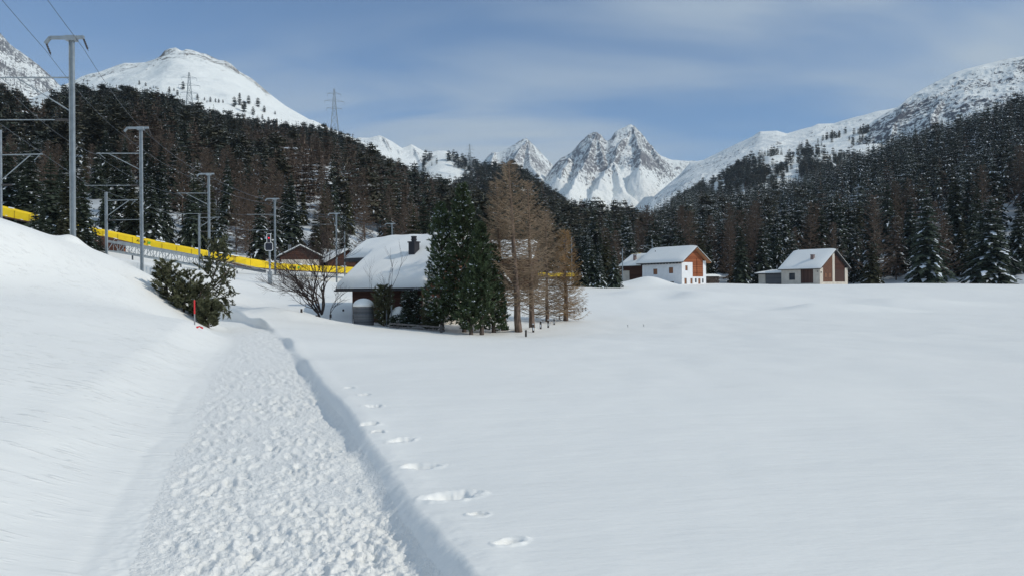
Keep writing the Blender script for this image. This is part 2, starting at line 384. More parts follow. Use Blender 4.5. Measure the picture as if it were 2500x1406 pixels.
def _fit(A):
    n = len(A); d2 = (A[:, None, 0] - A[None, :, 0]) ** 2 + (A[:, None, 1] - A[None, :, 1]) ** 2
    K = _ker(d2) + np.eye(n) * 1.5
    Pm = np.c_[np.ones(n), A[:, 0], A[:, 1]]
    L = np.zeros((n + 3, n + 3)); L[:n, :n] = K; L[:n, n:] = Pm; L[n:, :n] = Pm.T
    return np.linalg.solve(L, np.r_[A[:, 2], 0, 0, 0])
CW = _fit(CPA)
def tps(x, y):
    sh = np.shape(x); x = np.ravel(x).astype(np.float64); y = np.ravel(y).astype(np.float64)
    z = CW[-3] + CW[-2] * x + CW[-1] * y
    for i in range(len(CPA)):
        z += CW[i] * _ker((x - CPA[i, 0]) ** 2 + (y - CPA[i, 1]) ** 2)
    return z.reshape(sh)
# path edges
def edge(lst, pre, post):
    pts = list(pre)
    for u, v in lst: p = on_plane(u, v, 0.0); pts.append((p.y, p.x))
    return np.array(pts + list(post))
RE = edge(((985, 1406), (925, 1270), (855, 1130), (765, 980), (718, 900), (690, 842), (648, 797)), ((-12, 3.4), (0, .62), (2.5, -.05)), ((40, -13.6), (46, -16.4), (52, -20.5), (58, -27), (62, -34)))
LE = edge(((330, 1406), (395, 1200), (470, 1050), (508, 940), (545, 880), (572, 832), (566, 803)), ((-12, 1.2), (0, -1.15), (2.5, -1.6)), ((40, -15.2), (46, -18.6), (50, -22), (53, -27), (57, -34)))
_ty = np.arange(-14, 64, .25); _k = np.exp(-(np.arange(-10, 11) / 5.0) ** 2); _k /= _k.sum()
_tl = np.convolve(np.pad(np.interp(_ty, LE[:, 0], LE[:, 1]), 10, mode='edge'), _k, 'valid'); _tr = np.convolve(np.pad(np.interp(_ty, RE[:, 0], RE[:, 1]), 10, mode='edge'), _k, 'valid')
def edges(y): return np.interp(y, _ty, _tl), np.interp(y, _ty, _tr)
def bump(x, y, u, v, d, rx, ry, h, rot=0.0):
    c = P(u, v, d); dx, dy = x - c.x, y - c.y
    a, b = dx * math.cos(rot) + dy * math.sin(rot), -dx * math.sin(rot) + dy * math.cos(rot)
    return h * np.exp(-(a / rx) ** 2 - (b / ry) ** 2)
FEET = [(835, 940, .3), (872, 962, .32), (890, 988, .32), (888, 1025, .36), (962, 1056, .42), (1012, 1112, .46), (1082, 1186, .55), (1226, 1312, .26), (1150, 1236, .2), (905, 1040, .2)]
def surface(x, y, detail=True):
    """returns z and a path weight"""
    z = tps(x, y)
    r = np.hypot(x, y)
    # drifts and hollows
    z += bump(x, y, 720, 772, 47, 3.2, 1.1, .42, -.25) + bump(x, y, 655, 770, 48, 2.2, .9, .35, -.5)
    z += bump(x, y, 790, 778, 50, 2.6, 1.5, -.22, 0)
    z += bump(x, y, 1592, 690, 138, 3.4, 4.0, 1.25, .2) + bump(x, y, 1550, 690, 140, 4.5, 5.0, .45, .2)
    for (u_, v_, d_, wl_, wr_, ry_, h_, rt_) in ((1985, 752, 70, 2.6, 8.0, 3.0, .62, -.25), (1700, 722, 92, 2.6, 9.0, 5.0, .75, -.1), (1560, 716, 100, 3.5, 8.0, 4.0, .6, 0), (2180, 735, 82, 4, 9, 4, .5, .1)):
        c = P(u_, v_, d_); dx, dy = x - c.x, y - c.y; a = dx * math.cos(rt_) + dy * math.sin(rt_); b = -dx * math.sin(rt_) + dy * math.cos(rt_)
        z += h_ * np.exp(-(a / np.where(a < 0, wl_, wr_)) ** 2 - (b / ry_) ** 2) - h_ * .35 * np.exp(-((a + wl_ * 1.5) / wl_ / 1.2) ** 2 - (b / ry_) ** 2)
    z += .075 * fbm(x * .35 + 7, y * .22, 3) * sstep(3, 12, r) * sstep(-2, 3, x)
    z += bump(x, y, 178, 590, 34, .5, .5, .35) + bump(x, y, 1268, 808, 46, .5, .4, .18) + bump(x, y, 1298, 797, 47, .5, .4, .15)
    z += 0.10 * fbm(x * .16 + 3, y * .10, 3) * sstep(6, 20, r) + 0.25 * fbm(x * .05, y * .05 + 4, 3) * sstep(50, 110, r)
    z += 0.012 * fbm(x * 1.1, y * .7, 3)
    xl, xr = edges(y)
    fl = -0.27 * sstep(20, 46, y) + .55 * sstep(47, 60, y)
    rough_lim = 1 - sstep(30, 60, y)
    jag = .035 * fbm(x * 1.3 + 9, y * 1.3, 3) * rough_lim
    wdR = (x - xr) + jag; wdL = (xl - x) + jag * 1.5
    lat = 1 / np.sqrt(1 + ((np.gradient(np.interp(np.arange(-12, 63, .5), RE[:, 0], RE[:, 1]), .5))[np.clip(((y + 12) * 2).astype(int), 0, 149)]) ** 2) if detail else 1.0
    wdR = wdR * lat; wdL = wdL * lat
    inR = 1 - sstep(0.04, 0.28, wdR); inL = 1 - sstep(-.05, 1.5, wdL)
    w_ = inR * inL * (1 - sstep(56, 61, y))
    z = z * (1 - w_) + fl * w_
    # soft shoulder left and crisp lip right
    z += .012 * np.exp(-((wdR - .36) / .14) ** 2) * (1 - sstep(40, 50, y))
    z -= .008 * np.exp(-((wdL - .30) / .07) ** 2) * (1 - sstep(12, 30, y)) * sstep(-.2, .25, fbm(x * .7, y * .7, 2) + .15)
    if not detail: return z, w_
    pm = inR * (1 - sstep(-.04, .10, wdL)) * (1 - sstep(56, 61, y))
    if detail:
        near = 1 - sstep(25, 60, y)
        core = inR ** 2 * (1 - sstep(-.25, .45, wdL))
        c0 = fbm(x * 1.7, y * 1.4, 2); c1 = ridged(x * 8.0, y * 6.8, 3) ; c2 = fbm(x * 16 + 5, y * 14, 3, .65); c3 = vnoise(x * 27, y * 25)
        patch = .45 + .75 * sstep(-.3, .35, fbm(x * .9 + 20, y * .6, 2))
        chunk = .022 * c0 + (.030 * (c1 - .55) + .026 * np.clip(c2, -.35, .6) + .010 * (c3 - .5)) * patch
        midtrack = 1 - .45 * np.exp(-(((x - (xl + xr) / 2 + .05) / .22) ** 2))
        leftsoft = sstep(-.9, -.25, -wdL * 1.0 - .95) * 0 + sstep(0.0, .55, -wdL)
        z += chunk * core * near * midtrack * (0.45 + .65 * leftsoft)
        # boot prints trodden into the path
        fz = z.ravel(); fx = x.ravel(); fy = y.ravel(); cand = np.where((core.ravel() > .3) & (fy > 2.5) & (fy < 16))[0]; cx_, cy_ = fx[cand], fy[cand]
        rb = np.random.RandomState(3)
        for k in range(300):
            py_ = 2.7 + 13 * rb.rand() ** 1.4; el, er = edges(py_); q_ = rb.rand(); px_ = el + .1 + (er - el - .15) * q_
            an = -math.atan2(-.28, 1) + rb.uniform(-.3, .3); ddx, ddy = cx_ - px_, cy_ - py_
            m_ = (np.abs(ddx) < .3) & (np.abs(ddy) < .3); ii = cand[m_]; a, b = ddx[m_] * math.cos(an) + ddy[m_] * math.sin(an), -ddx[m_] * math.sin(an) + ddy[m_] * math.cos(an)
            q = np.sqrt((a / .05) ** 2 + (b / .135) ** 2)
            fz[ii] += -.013 * (1 - sstep(.75, 1.15, q)) + .005 * np.exp(-((q - 1.3) / .2) ** 2)
        z = fz.reshape(z.shape)
        # crumbs just below the bank
        z += .012 * fbm(x * 9, y * 9, 3) * (1 - core) * (np.exp(-(wdR / .35) ** 2)) * near
        for i, (u, v, rr) in enumerate(FEET):
            c = on_plane(u + 18, v, .22); dx, dy = x - c.x, y - c.y; ang = .25 + .35 * math.sin(i * 2.1); rr = rr * .64
            a, b = dx * math.cos(ang) + dy * math.sin(ang), -dx * math.sin(ang) + dy * math.cos(ang)
            q = np.sqrt((a / (rr * .52)) ** 2 + (b / (rr * .34)) ** 2) + .45 * fbm(x * 9, y * 9, 3)
            z += -.060 * (1 - sstep(.5, 1.0, q)) + .008 * np.exp(-((q - 1.2) / .2) ** 2) * (1 + 1.5 * fbm(x * 14, y * 14, 2))
    return z, pm
def gz(x, y):
    z, _ = surface(np.array([float(x)]), np.array([float(y)]), False); return float(z[0])
def gp(u, v, d, dz=0.0):
    """point on the ground below pixel column u at depth d"""
    p = P(u, v, d); return Vector((p.x, p.y, gz(p.x, p.y) + dz))

def build_ground():
    A = np.concatenate([np.arange(-125, -36, 1.5), np.arange(-36, 4, .1), np.arange(4, 38, .28), np.arange(38, 126, 1.5)])
    rows = [0.35]
    while rows[-1] < 470:
        d = rows[-1]
        st = .75 * d * d / (1.65 * 758) if d > 1.5 else .06
        st = max(st, .010); st = min(st, .22 if d < 60 else (.22 + (d - 60) * .02))
        rows.append(d + st)
    R = np.array(rows)
    a, r = np.meshgrid(np.radians(A), R)
    x, y = r * np.sin(a), r * np.cos(a)
    z, wp = surface(x, y)
    V = np.stack([x, y, z], -1).reshape(-1, 3)
    nr, na = x.shape
    i = np.arange(nr - 1)[:, None] * na + np.arange(na - 1)[None, :]
    F = np.stack([i, i + 1, i + na + 1, i + na], -1).reshape(-1, 4)
    wf = (wp[:-1, :-1] + wp[1:, 1:] + wp[:-1, 1:] + wp[1:, :-1]).reshape(-1) / 4
    ip = wf > .5
    for nm, sel, mt in (('snow_field', ~ip, M_SNOWG), ('path', ip, M_PATH)):
        Fs = F[sel][:, ::-1]; used = np.unique(Fs); mp = np.full(len(V), -1, dtype=np.int64); mp[used] = np.arange(len(used))
        o = link(nm, mesh_np(nm, V[used], mp[Fs], [mt], smooth=True)); tag(o, kind='structure')
    # the camera's own back: closes the fan of the sheet behind the viewer
    b = MB()
    aa = np.radians(np.linspace(125, 235, 24)); rr = [0.35, 3, 10, 40, 470]
    pts = [[(q * math.sin(t), q * math.cos(t)) for t in aa] for q in rr]
    vs = [(px_, py_, gz(px_, py_)) for row in pts for (px_, py_) in row]; n = len(aa)
    b.add(vs, [(k * n + j, (k + 1) * n + j, (k + 1) * n + j + 1, k * n + j + 1) for k in range(len(rr) - 1) for j in range(n - 1)])
    tag(b.build('ground', M_SNOWG, smooth=True), kind='structure')
build_ground()

# ------------------------------------------------------------------ hills and mountains
class Hill:
    """terrain sheet: toe line -> crest line -> far side, defined over azimuth"""
    def __init__(s, crest, toe, p=1.0, amp=0.0, wl=100.0, ridge_amp=0.0, ridges=(), back=0.35, seed=0.0, gully=0.0, gw=40.0, behind=.6, face=0.0, sm=34.0):
        s.c = np.array(crest, float); s.t = np.array(toe, float); s.p = p; s.amp = amp; s.wl = wl; s.ra = ridge_amp
        s.ridges = [(P(*a), P(*b), k) for a, b, k in ridges]; s.back = back; s.seed = seed; s.gully = gully; s.gw = gw; s.behind = behind; s.face = face; s.sm = sm
    def vs(s, u):
        if not hasattr(s, '_g'):
            g = np.arange(s.c[0, 0] - 150, s.c[-1, 0] + 150, 4.0); vv = np.interp(g, s.c[:, 0], s.c[:, 1]); k = np.exp(-(np.arange(-25, 26) * 4 / s.sm) ** 2); k /= k.sum()
            s._g = g; s._v = np.convolve(np.pad(vv, 25, mode='edge'), k, 'valid')
        return np.interp(u, s._g, s._v)
    def z(s, u, d):
        v = np.interp(u, s.c[:, 0], s.c[:, 1]); Dc = np.interp(u, s.c[:, 0], s.c[:, 2])
        Dt = np.interp(u, s.t[:, 0], s.t[:, 1]); zt = np.interp(u, s.t[:, 0], s.t[:, 2])
        a = (u - UC) / FPX
        zc = EYE + Dc * (-a * SR + (VC - v) / FPX * CR)
        q = (d - Dt) / (Dc - Dt); qc = np.clip(q, 0, 1)
        wv = np.exp(-np.abs(1 - q) / .07); v = v * wv + s.vs(u) * (1 - wv); zcs = zc; zc = EYE + Dc * (-a * SR + (VC - v) / FPX * CR)
        z = zt + (zc - zt) * qc ** s.p
        z = np.where(q > 1, zc - (d - Dc) * s.behind, z); z = np.where(q < 0, zt + (d - Dt) * .15, z)
        x = a * d; y = d
        if s.face: z = np.where(q <= 1, np.maximum(z, zc - (Dc - d) * s.face), z)
        env = np.clip(q * 3, 0, 1) * np.clip((1.03 - q) * 6, 0.12, 1)
        if s.amp: z = z + s.amp * fbm(x / s.wl + s.seed, y / s.wl - s.seed, 5) * env
        if s.gully:
            uu = u / s.gw + .35 * fbm(x / s.wl + 3 + s.seed, y / s.wl, 3)
            z = z + s.gully * (ridged(uu + s.seed * 3.1, q * 1.3 + s.seed, 3) - .6) * env * 1.6
        for A, B, k in s.ridges:
            ab = B - A; L2 = ab.x ** 2 + ab.y ** 2
            t = np.clip(((x - A.x) * ab.x + (y - A.y) * ab.y) / L2, 0, 1)
            dist = np.hypot(x - A.x - t * ab.x, y - A.y - t * ab.y)
            zr = A.z + t * ab.z - k * dist
            if s.ra: zr = zr + s.ra * .35 * fbm(x / s.wl * 2, y / s.wl * 2, 4)
            z = np.maximum(z, zr)
        if s.ra: z = z + s.ra * (ridged(x / s.wl + s.seed, y / s.wl + s.seed, 6) - .62) * env
        return z
    def xyz(s, u, d):
        z = s.z(u, d); return np.stack([(u - UC) / FPX * d, d, z], -1)
    def rng(s, u): return np.interp(u, s.t[:, 0], s.t[:, 1]), np.interp(u, s.c[:, 0], s.c[:, 2])
    def build(s, name, m, u0, u1, du=3.0, nt=150, ext=1.18):
        us = np.arange(u0, u1 + du, du); tt = np.linspace(-0.06, 1, nt); tt = np.concatenate([tt, np.linspace(1.01, ext, 14)])
        U, T = np.meshgrid(us, tt); Dt, Dc = s.rng(U); D = Dt + (Dc - Dt) * T
        V = s.xyz(U, D).reshape(-1, 3); nr, na = U.shape
        i = np.arange(nr - 1)[:, None] * na + np.arange(na - 1)[None, :]
        F = np.stack([i, i + 1, i + na + 1, i + na], -1).reshape(-1, 4)
        o = link(name, mesh_np(name, V, F, [m], smooth=True)); tag(o, kind='structure'); return o

MM_ROCK = mountain_mat('craggy_face', (0.17, 0.17, 0.18), bias=.05, scale=.0052, steep=1.5, s0=.28)
MM_TWIN = mountain_mat('rocky_peak', (0.19, 0.19, 0.205), bias=-1.10, scale=.0050, steep=1.6, s0=.25, zr=(300, 560, .95))
MM_SOFT = mountain_mat('snowy_dome', (0.17, 0.15, 0.135), bias=-.90, scale=.0075, steep=2.2, s0=.14, zr=(400, 540, .72))
MM_RIDGE = mountain_mat('snowy_ridge', (0.15, 0.15, 0.165), bias=-.30, scale=.007, steep=2.0, s0=.22)
MM_RIGHT = mountain_mat('rock_streaked_slope', (0.12, 0.125, 0.145), bias=-.14, scale=.009, steep=1.8, s0=.22)
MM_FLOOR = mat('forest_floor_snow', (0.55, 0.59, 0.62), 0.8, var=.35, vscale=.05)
MM_KNOLL = mountain_mat('knoll_snow', (0.10, 0.10, 0.11), bias=-.62, scale=.014, steep=1.2, s0=.2)

def cd(lst, D): return [(u, v, D) for u, v in lst]
H_FL = Hill(cd([(-500, -180), (-200, -40), (0, 73), (30, 108), (60, 130), (100, 160), (130, 186), (155, 212), (200, 240), (300, 300)], 2600), [(-500, 1500, 250), (300, 1500, 250)], p=.9, ridge_amp=40, wl=200, gully=10, gw=22, seed=1.7)
H_FL.build('mountain', MM_ROCK, -420, 300)
H_BM = Hill(cd([(-300, 330), (100, 252), (150, 226), (210, 196), (270, 171), (290, 163), (310, 156), (330, 157), (360, 155), (385, 146), (398, 138), (408, 125), (420, 120), (435, 118), (447, 125), (452, 127), (460, 122), (475, 124), (495, 131), (510, 133), (540, 146), (555, 147), (570, 155), (590, 174), (620, 192), (660, 226), (700, 256), (760, 291), (795, 306), (900, 350), (1000, 400)], 1900), [(-300, 950, 190), (400, 950, 205), (1000, 950, 120)], p=.95, amp=34, wl=260, ridge_amp=14, seed=5.2, gully=0, gw=60, sm=45)
H_BM.build('mountain', MM_SOFT, -60, 960, nt=190)
H_RN = Hill(cd([(750, 420), (830, 350), (880, 336), (905, 337), (930, 331), (945, 338), (962, 347), (985, 363), (1000, 357), (1008, 353), (1035, 368), (1050, 373), (1072, 369), (1090, 369), (1110, 378), (1160, 398), (1260, 430)], 3000), [(750, 2100, 260), (1260, 2100, 230)], p=1.3, ridge_amp=22, wl=200, seed=2.2, gully=1, gw=34,
            ridges=[((935, 333, 2990), (965, 400, 2560), .9), ((885, 337, 2990), (905, 400, 2600), .9), ((1008, 354, 2990), (1035, 410, 2560), .9), ((1060, 371, 2990), (1062, 420, 2600), .9), ((962, 348, 2990), (1000, 420, 2500), .9)], face=.35)
H_RN.build('mountain', MM_RIDGE, 760, 1250, du=2)
H_PK = Hill(cd([(1100, 440), (1180, 398), (1195, 382), (1207, 371), (1212, 373), (1222, 372), (1240, 365), (1270, 346), (1288, 337), (1296, 344), (1310, 358), (1325, 374), (1352, 404), (1380, 430), (1450, 470)], 4000), [(1100, 2900, 330), (1450, 2900, 330)], p=2.0, ridge_amp=26, wl=180, seed=3.3,
            ridges=[((1288, 338, 3990), (1294, 400, 3560), 1.15), ((1294, 400, 3560), (1322, 440, 3200), 1.1), ((1288, 339, 3980), (1225, 430, 3300), 1.2), ((1207, 372, 3990), (1190, 430, 3500), 1.2)], gully=4, gw=24, face=.55)
H_PK.build('mountain', MM_TWIN, 1120, 1430, du=1.6, nt=220)
H_TW = Hill(cd([(1260, 520), (1330, 440), (1352, 408), (1372, 388), (1400, 372), (1410, 360), (1420, 348), (1435, 334), (1440, 329), (1455, 322), (1463, 326), (1470, 328), (1482, 343), (1488, 345), (1498, 336), (1505, 324), (1512, 318), (1530, 311), (1537, 306), (1545, 304), (1552, 308), (1558, 313), (1570, 326), (1590, 352), (1605, 376), (1640, 389), (1690, 393), (1760, 400), (1850, 420)], 3500), [(1260, 2300, 200), (1850, 2300, 170)], p=2.1,
            ridge_amp=44, wl=120, seed=.6, gully=5, gw=26, face=.62,
            ridges=[((1456, 323, 3490), (1436, 380, 3240), 1.25), ((1436, 380, 3240), (1392, 470, 2750), 1.15), ((1456, 323, 3490), (1474, 390, 3200), 1.3), ((1400, 372, 3490), (1362, 440, 3000), 1.2),
                    ((1545, 306, 3490), (1516, 345, 3340), 1.2), ((1516, 345, 3340), (1496, 395, 3150), 1.15), ((1496, 395, 3150), (1446, 480, 2740), 1.1), ((1545, 306, 3490), (1566, 372, 3180), 1.35), ((1566, 372, 3180), (1560, 420, 2950), 1.2), ((1590, 352, 3490), (1604, 378, 3330), 1.4), ((1496, 395, 3150), (1520, 460, 2850), 1.1)])
H_TW.build('mountain', MM_TWIN, 1270, 1850, du=1.5, nt=280)
H_F = Hill([(1480, 600, 2300), (1600, 480, 2500), (1660, 430, 2700), (1690, 396, 2800), (1720, 391, 2800), (1760, 372, 2700), (1800, 352, 2600), (1840, 335, 2550), (1860, 322, 2500), (1900, 320, 2500), (1925, 327, 2500), (1960, 316, 2500), (1985, 310, 2500), (2000, 303, 2500), (2040, 301, 2500), (2080, 288, 2450), (2150, 272, 2400), (2200, 262, 2400), (2400, 240, 2400)], [(1480, 1350, 100), (1700, 1400, 150), (2400, 1400, 230)], p=1.0, ridge_amp=30, wl=170, seed=7.7, gully=0, gw=40, face=.4,
           ridges=[((1862, 322, 2490), (1800, 420, 2000), .8), ((1925, 326, 2490), (1880, 420, 2000), .8), ((2040, 301, 2490), (1980, 380, 2000), .8), ((1760, 372, 2690), (1690, 440, 2300), .8)])
H_F.build('mountain', MM_RIDGE, 1490, 2380, du=2.2, nt=200)
H_G = Hill([(2060, 360, 1400), (2100, 325, 1480), (2140, 292, 1500), (2170, 274, 1500), (2195, 262, 1500), (2220, 240, 1520), (2260, 215, 1540), (2310, 190, 1550), (2340, 176, 1550), (2360, 170, 1550), (2400, 160, 1550), (2440, 150, 1550), (2500, 138, 1550), (2900, 60, 1500)], [(2060, 1050, 110), (2900, 800, 120)], p=1.0, ridge_amp=34, wl=110, seed=4.1, gully=0, gw=36, face=.5,
           ridges=[((2222, 240, 1510), (2170, 330, 1300), .9), ((2340, 176, 1540), (2270, 300, 1250), .9), ((2440, 150, 1540), (2380, 270, 1250), .9), ((2540, 130, 1540), (2500, 230, 1250), .9)])
H_G.build('mountain', MM_RIGHT, 2080, 2860, du=2.2, nt=200)
H_K2 = Hill([(1800, 440, 1600), (1900, 405, 1600), (1960, 365, 1600), (2020, 342, 1600), (2080, 322, 1600), (2130, 314, 1600), (2170, 319, 1600), (2200, 335, 1550), (2260, 370, 1500), (2400, 420, 1400)], [(1800, 1150, 130), (2400, 1100, 150)], p=.7, amp=14, wl=90, ridge_amp=6, seed=8.1)
H_K2.build('hill', MM_KNOLL, 1810, 2390)
H_K1 = Hill([(1560, 540, 1250), (1650, 500, 1250), (1700, 475, 1250), (1760, 445, 1250), (1800, 418, 1250), (1850, 392, 1250), (1880, 380, 1250), (1950, 380, 1250), (2020, 376, 1250), (2080, 388, 1250), (2200, 430, 1200), (2300, 470, 1200)], [(1560, 880, 60), (2300, 850, 90)], p=.8, amp=16, wl=80, ridge_amp=8, seed=9.4)
H_K1.build('hill', MM_KNOLL, 1570, 2290)
H_HM = Hill([(940, 470, 1700), (1000, 425, 1700), (1040, 392, 1700), (1070, 378, 1700), (1100, 378, 1700), (1130, 388, 1700), (1170, 402, 1650), (1200, 410, 1600), (1260, 425, 1600), (1360, 500, 1600)], [(940, 1200, 100), (1360, 1200, 80)], p=.8, amp=14, wl=110, ridge_amp=5, seed=6.5)
H_HM.build('hill', MM_KNOLL, 950, 1350)
H_HS = Hill([(1000, 560, 1000), (1100, 490, 1050), (1180, 452, 1100), (1250, 428, 1100), (1290, 450, 1100), (1340, 490, 1100), (1400, 522, 1100), (1440, 524, 1150), (1500, 530, 1150), (1560, 542, 1150), (1640, 590, 1100), (1720, 650, 1000)], [(1000, 300, 8), (1720, 240, 5)], p=.9, amp=22, wl=90, seed=3.9)
H_HS.build('hill', MM_KNOLL, 1010, 1720)
H_HL = Hill([(-900, 200, 500), (-400, 215, 560), (0, 262, 620), (60, 285, 680), (110, 292, 720), (190, 255, 760), (300, 252, 800), (370, 262, 820), (470, 295, 850), (560, 318, 880), (610, 330, 900), (700, 335, 920), (800, 333, 930), (850, 356, 930), (900, 384, 920), (1000, 436, 880), (1050, 466, 850), (1100, 484, 800), (1180, 525, 750), (1300, 575, 650), (1420, 640, 500), (1500, 690, 400)],
            [(-900, 120, 7), (-200, 120, 7), (300, 132, 7), (600, 142, 5.5), (1000, 160, 4), (1500, 190, 2)], p=.92, amp=12, wl=60, seed=1.1)
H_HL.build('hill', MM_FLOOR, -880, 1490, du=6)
H_HR = Hill([(1440, 680, 500), (1500, 625, 700), (1560, 560, 850), (1620, 530, 880), (1700, 495, 900), (1740, 500, 880), (1850, 488, 820), (1950, 468, 780), (2050, 440, 750), (2130, 400, 730), (2200, 366, 710), (2280, 350, 690), (2350, 325, 670), (2400, 306, 660), (2450, 288, 650), (2500, 272, 640), (2900, 150, 560), (3300, 100, 500)],
            [(1440, 210, 2.2), (1700, 205, 1.8), (2000, 205, 1.6), (2500, 176, 1.6), (3300, 150, 1)], p=1.0, amp=10, wl=60, seed=2.9)
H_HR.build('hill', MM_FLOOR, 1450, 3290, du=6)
# ------------------------------------------------------------------ trees
def conifer(H, R, seed, nw=24, nb=7, m=5, snow=.3, prof='cone', droop=.28, base=.06, spray=.30, wob=.18, thin=1.0):
    """crown of a conifer: whorls of drooping branches carrying leaf sprays, snow lying on some of them.
    returns V, F(triangles), material index (0 needles, 1 snow)"""
    rn = random.Random(seed); V = []; F = []; M = []
    def tri(a, b, c, mi):
        n = len(V); V.extend((a, b, c)); F.append((n, n + 1, n + 2)); M.append(mi)
    for w in range(nw):
        t = base + (1 - base) * (w + rn.random() * .8) / nw
        if t > .985: t = .985
        if prof == 'cone': L0 = R * (1 - t) ** .82 * min(1, .55 + (t - base) * 5)
        elif prof == 'round': L0 = R * (max(0, 1 - ((t - .42) / .60) ** 2)) ** .6
        else: L0 = R * ((1 - t) ** .6) * min(1, .35 + (t - base) * 2.2)
        a0 = rn.random() * 6.28
        for b in range(nb):
            if rn.random() > thin: continue
            L = L0 * rn.uniform(1 - wob * 2, 1 + wob) + .05 * R; az = a0 + 6.283 * b / nb + rn.uniform(-.3, .3)
            ca, sa = math.cos(az), math.sin(az); z0 = t * H
            up = rn.uniform(.02, .22) * L if prof != 'larch' else rn.uniform(.1, .5) * L
            dr = droop * L * (1.25 - t) * rn.uniform(.6, 1.3)
            pts = []
            for k in range(m + 1):
                s = k / m
                pts.append(Vector((ca * L * s, sa * L * s, z0 + up * s - dr * s * s * 1.5 + (dr * .35 * s ** 4))))
            side = Vector((-sa, ca, 0)); fw = Vector((ca, sa, 0))
            sn = rn.random() < snow * 1.8
            for k in range(m):
                s = (k + .5) / m; wd = spray * L * (1.05 - s) + .05 * R
                wd *= rn.uniform(.7, 1.3); A, B = pts[k], pts[k + 1]
                for sg in (-1, 1):
                    tip = A + side * sg * wd + fw * wd * .55 + Vector((0, 0, -wd * rn.uniform(.15, .75)))
                    tri(A, B, tip, 0)
                if m >= 4:
                    hang = (A + B) / 2 + Vector((rn.uniform(-.1, .1) * wd, rn.uniform(-.1, .1) * wd, -wd * rn.uniform(.5, 1.0)))
                    tri(A, B, hang, 0)
                if sn and rn.random() < .35 + snow and k > 0:
                    h = Vector((0, 0, .035 * R / 1.5 + .02)); q = wd * rn.uniform(.30, .62)
                    for sg in (-1, 1):
                        tri(A + h, B + h, A + side * sg * q + fw * q * .5 + Vector((0, 0, -q * .35)) + h, 1)
            T = pts[-1]
            tri(pts[-2] + side * .05 * L, pts[-2] - side * .05 * L, T + fw * .06 * L - Vector((0, 0, .03 * L)), 0)
    top = Vector((0, 0, H * 1.03))
    for k in range(3):
        a = k * 2.1; r = .03 * R + .004 * H
        tri(Vector((r * math.cos(a), r * math.sin(a), H * .93)), Vector((r * math.cos(a + 2.1), r * math.sin(a + 2.1), H * .93)), top, 0)
    return np.array([tuple(p) for p in V], np.float32), np.array(F, np.int32), np.array(M, np.int32)

def larch_crown(H, R, seed, nbr=150, ntw=26, tw=.012, t0=.16, fine=True, lean=0.0):
    """leafless larch: arching limbs with many thin twigs"""
    rn = random.Random(seed); V = []; F = []
    def stick(a, b, r0, r1):
        d = (b - a); ref = Vector((0, 0, 1)) if abs(d.z) < .9 * d.length else Vector((1, 0, 0))
        x = d.cross(ref).normalized(); y = d.cross(x).normalized(); n = len(V)
        for k in range(3):
            an = k * 2.094; o = x * math.cos(an) + y * math.sin(an); V.append(a + o * r0)
        for k in range(3):
            an = k * 2.094; o = x * math.cos(an) + y * math.sin(an); V.append(b + o * r1)
        for k in range(3):
            k2 = (k + 1) % 3; F.append((n + k, n + k2, n + 3 + k2)); F.append((n + k, n + 3 + k2, n + 3 + k))
    for i in range(nbr):
        t = t0 + (1 - t0) * ((i + rn.random()) / nbr) ** .92
        L = R * ((1 - t) ** .62) * rn.uniform(.55, 1.15) + .25; az = i * 2.4 + rn.uniform(-.5, .5)
        ca, sa = math.cos(az), math.sin(az); z0 = t * H; up = rn.uniform(-.05, .22) + .35 * t; dn = rn.uniform(.05, .35) * (1 - t)
        pts = []; m = 6
        wob_ = rn.uniform(-.25, .25)
        for k in range(m + 1):
            s = k / m; zz_ = z0 + L * (up * s - dn * math.sin(s * 2.6) * .8 + .22 * s ** 3)
            o = wob_ * L * s * s + rn.uniform(-.02, .02) * L
            pts.append(Vector((ca * L * s - sa * o, sa * L * s + ca * o, zz_)))
        r0 = .012 + .010 * L * (1 - .5 * t)
        for k in range(m): stick(pts[k], pts[k + 1], r0 * (1 - k / m * .8), r0 * (1 - (k + 1) / m * .8))
        for j in range(int(ntw * (.5 + .5 * L / R))):
            s = rn.uniform(.12, 1) * m; k = min(m - 1, int(s)); A = pts[k].lerp(pts[k + 1], s - k)
            ll = rn.uniform(.12, .34) * (L * .5 + .35) * (1.1 - s / m * .6)
            an = rn.choice((-1, 1)) * rn.uniform(.4, 1.25); dx = Vector((math.cos(az + an), math.sin(az + an), rn.uniform(-.55, .35)))
            B = A + dx * ll; C = B + (dx + Vector((0, 0, rn.uniform(-.3, .5)))).normalized() * ll * .6
            stick(A, B, tw, tw * .7); stick(B, C, tw * .7, tw * .35)
            if fine:
                for q in range(2):
                    D = A.lerp(B, rn.uniform(.3, 1)); an2 = an + rn.uniform(-1.2, 1.2)
                    stick(D, D + Vector((math.cos(az + an2), math.sin(az + an2), rn.uniform(-.6, .4))) * ll * .45, tw * .6, tw * .3)
    V = np.array([tuple(p) for p in V], np.float32)
    V[:, 0] += lean * V[:, 2]
    return V, np.array(F, np.int32)

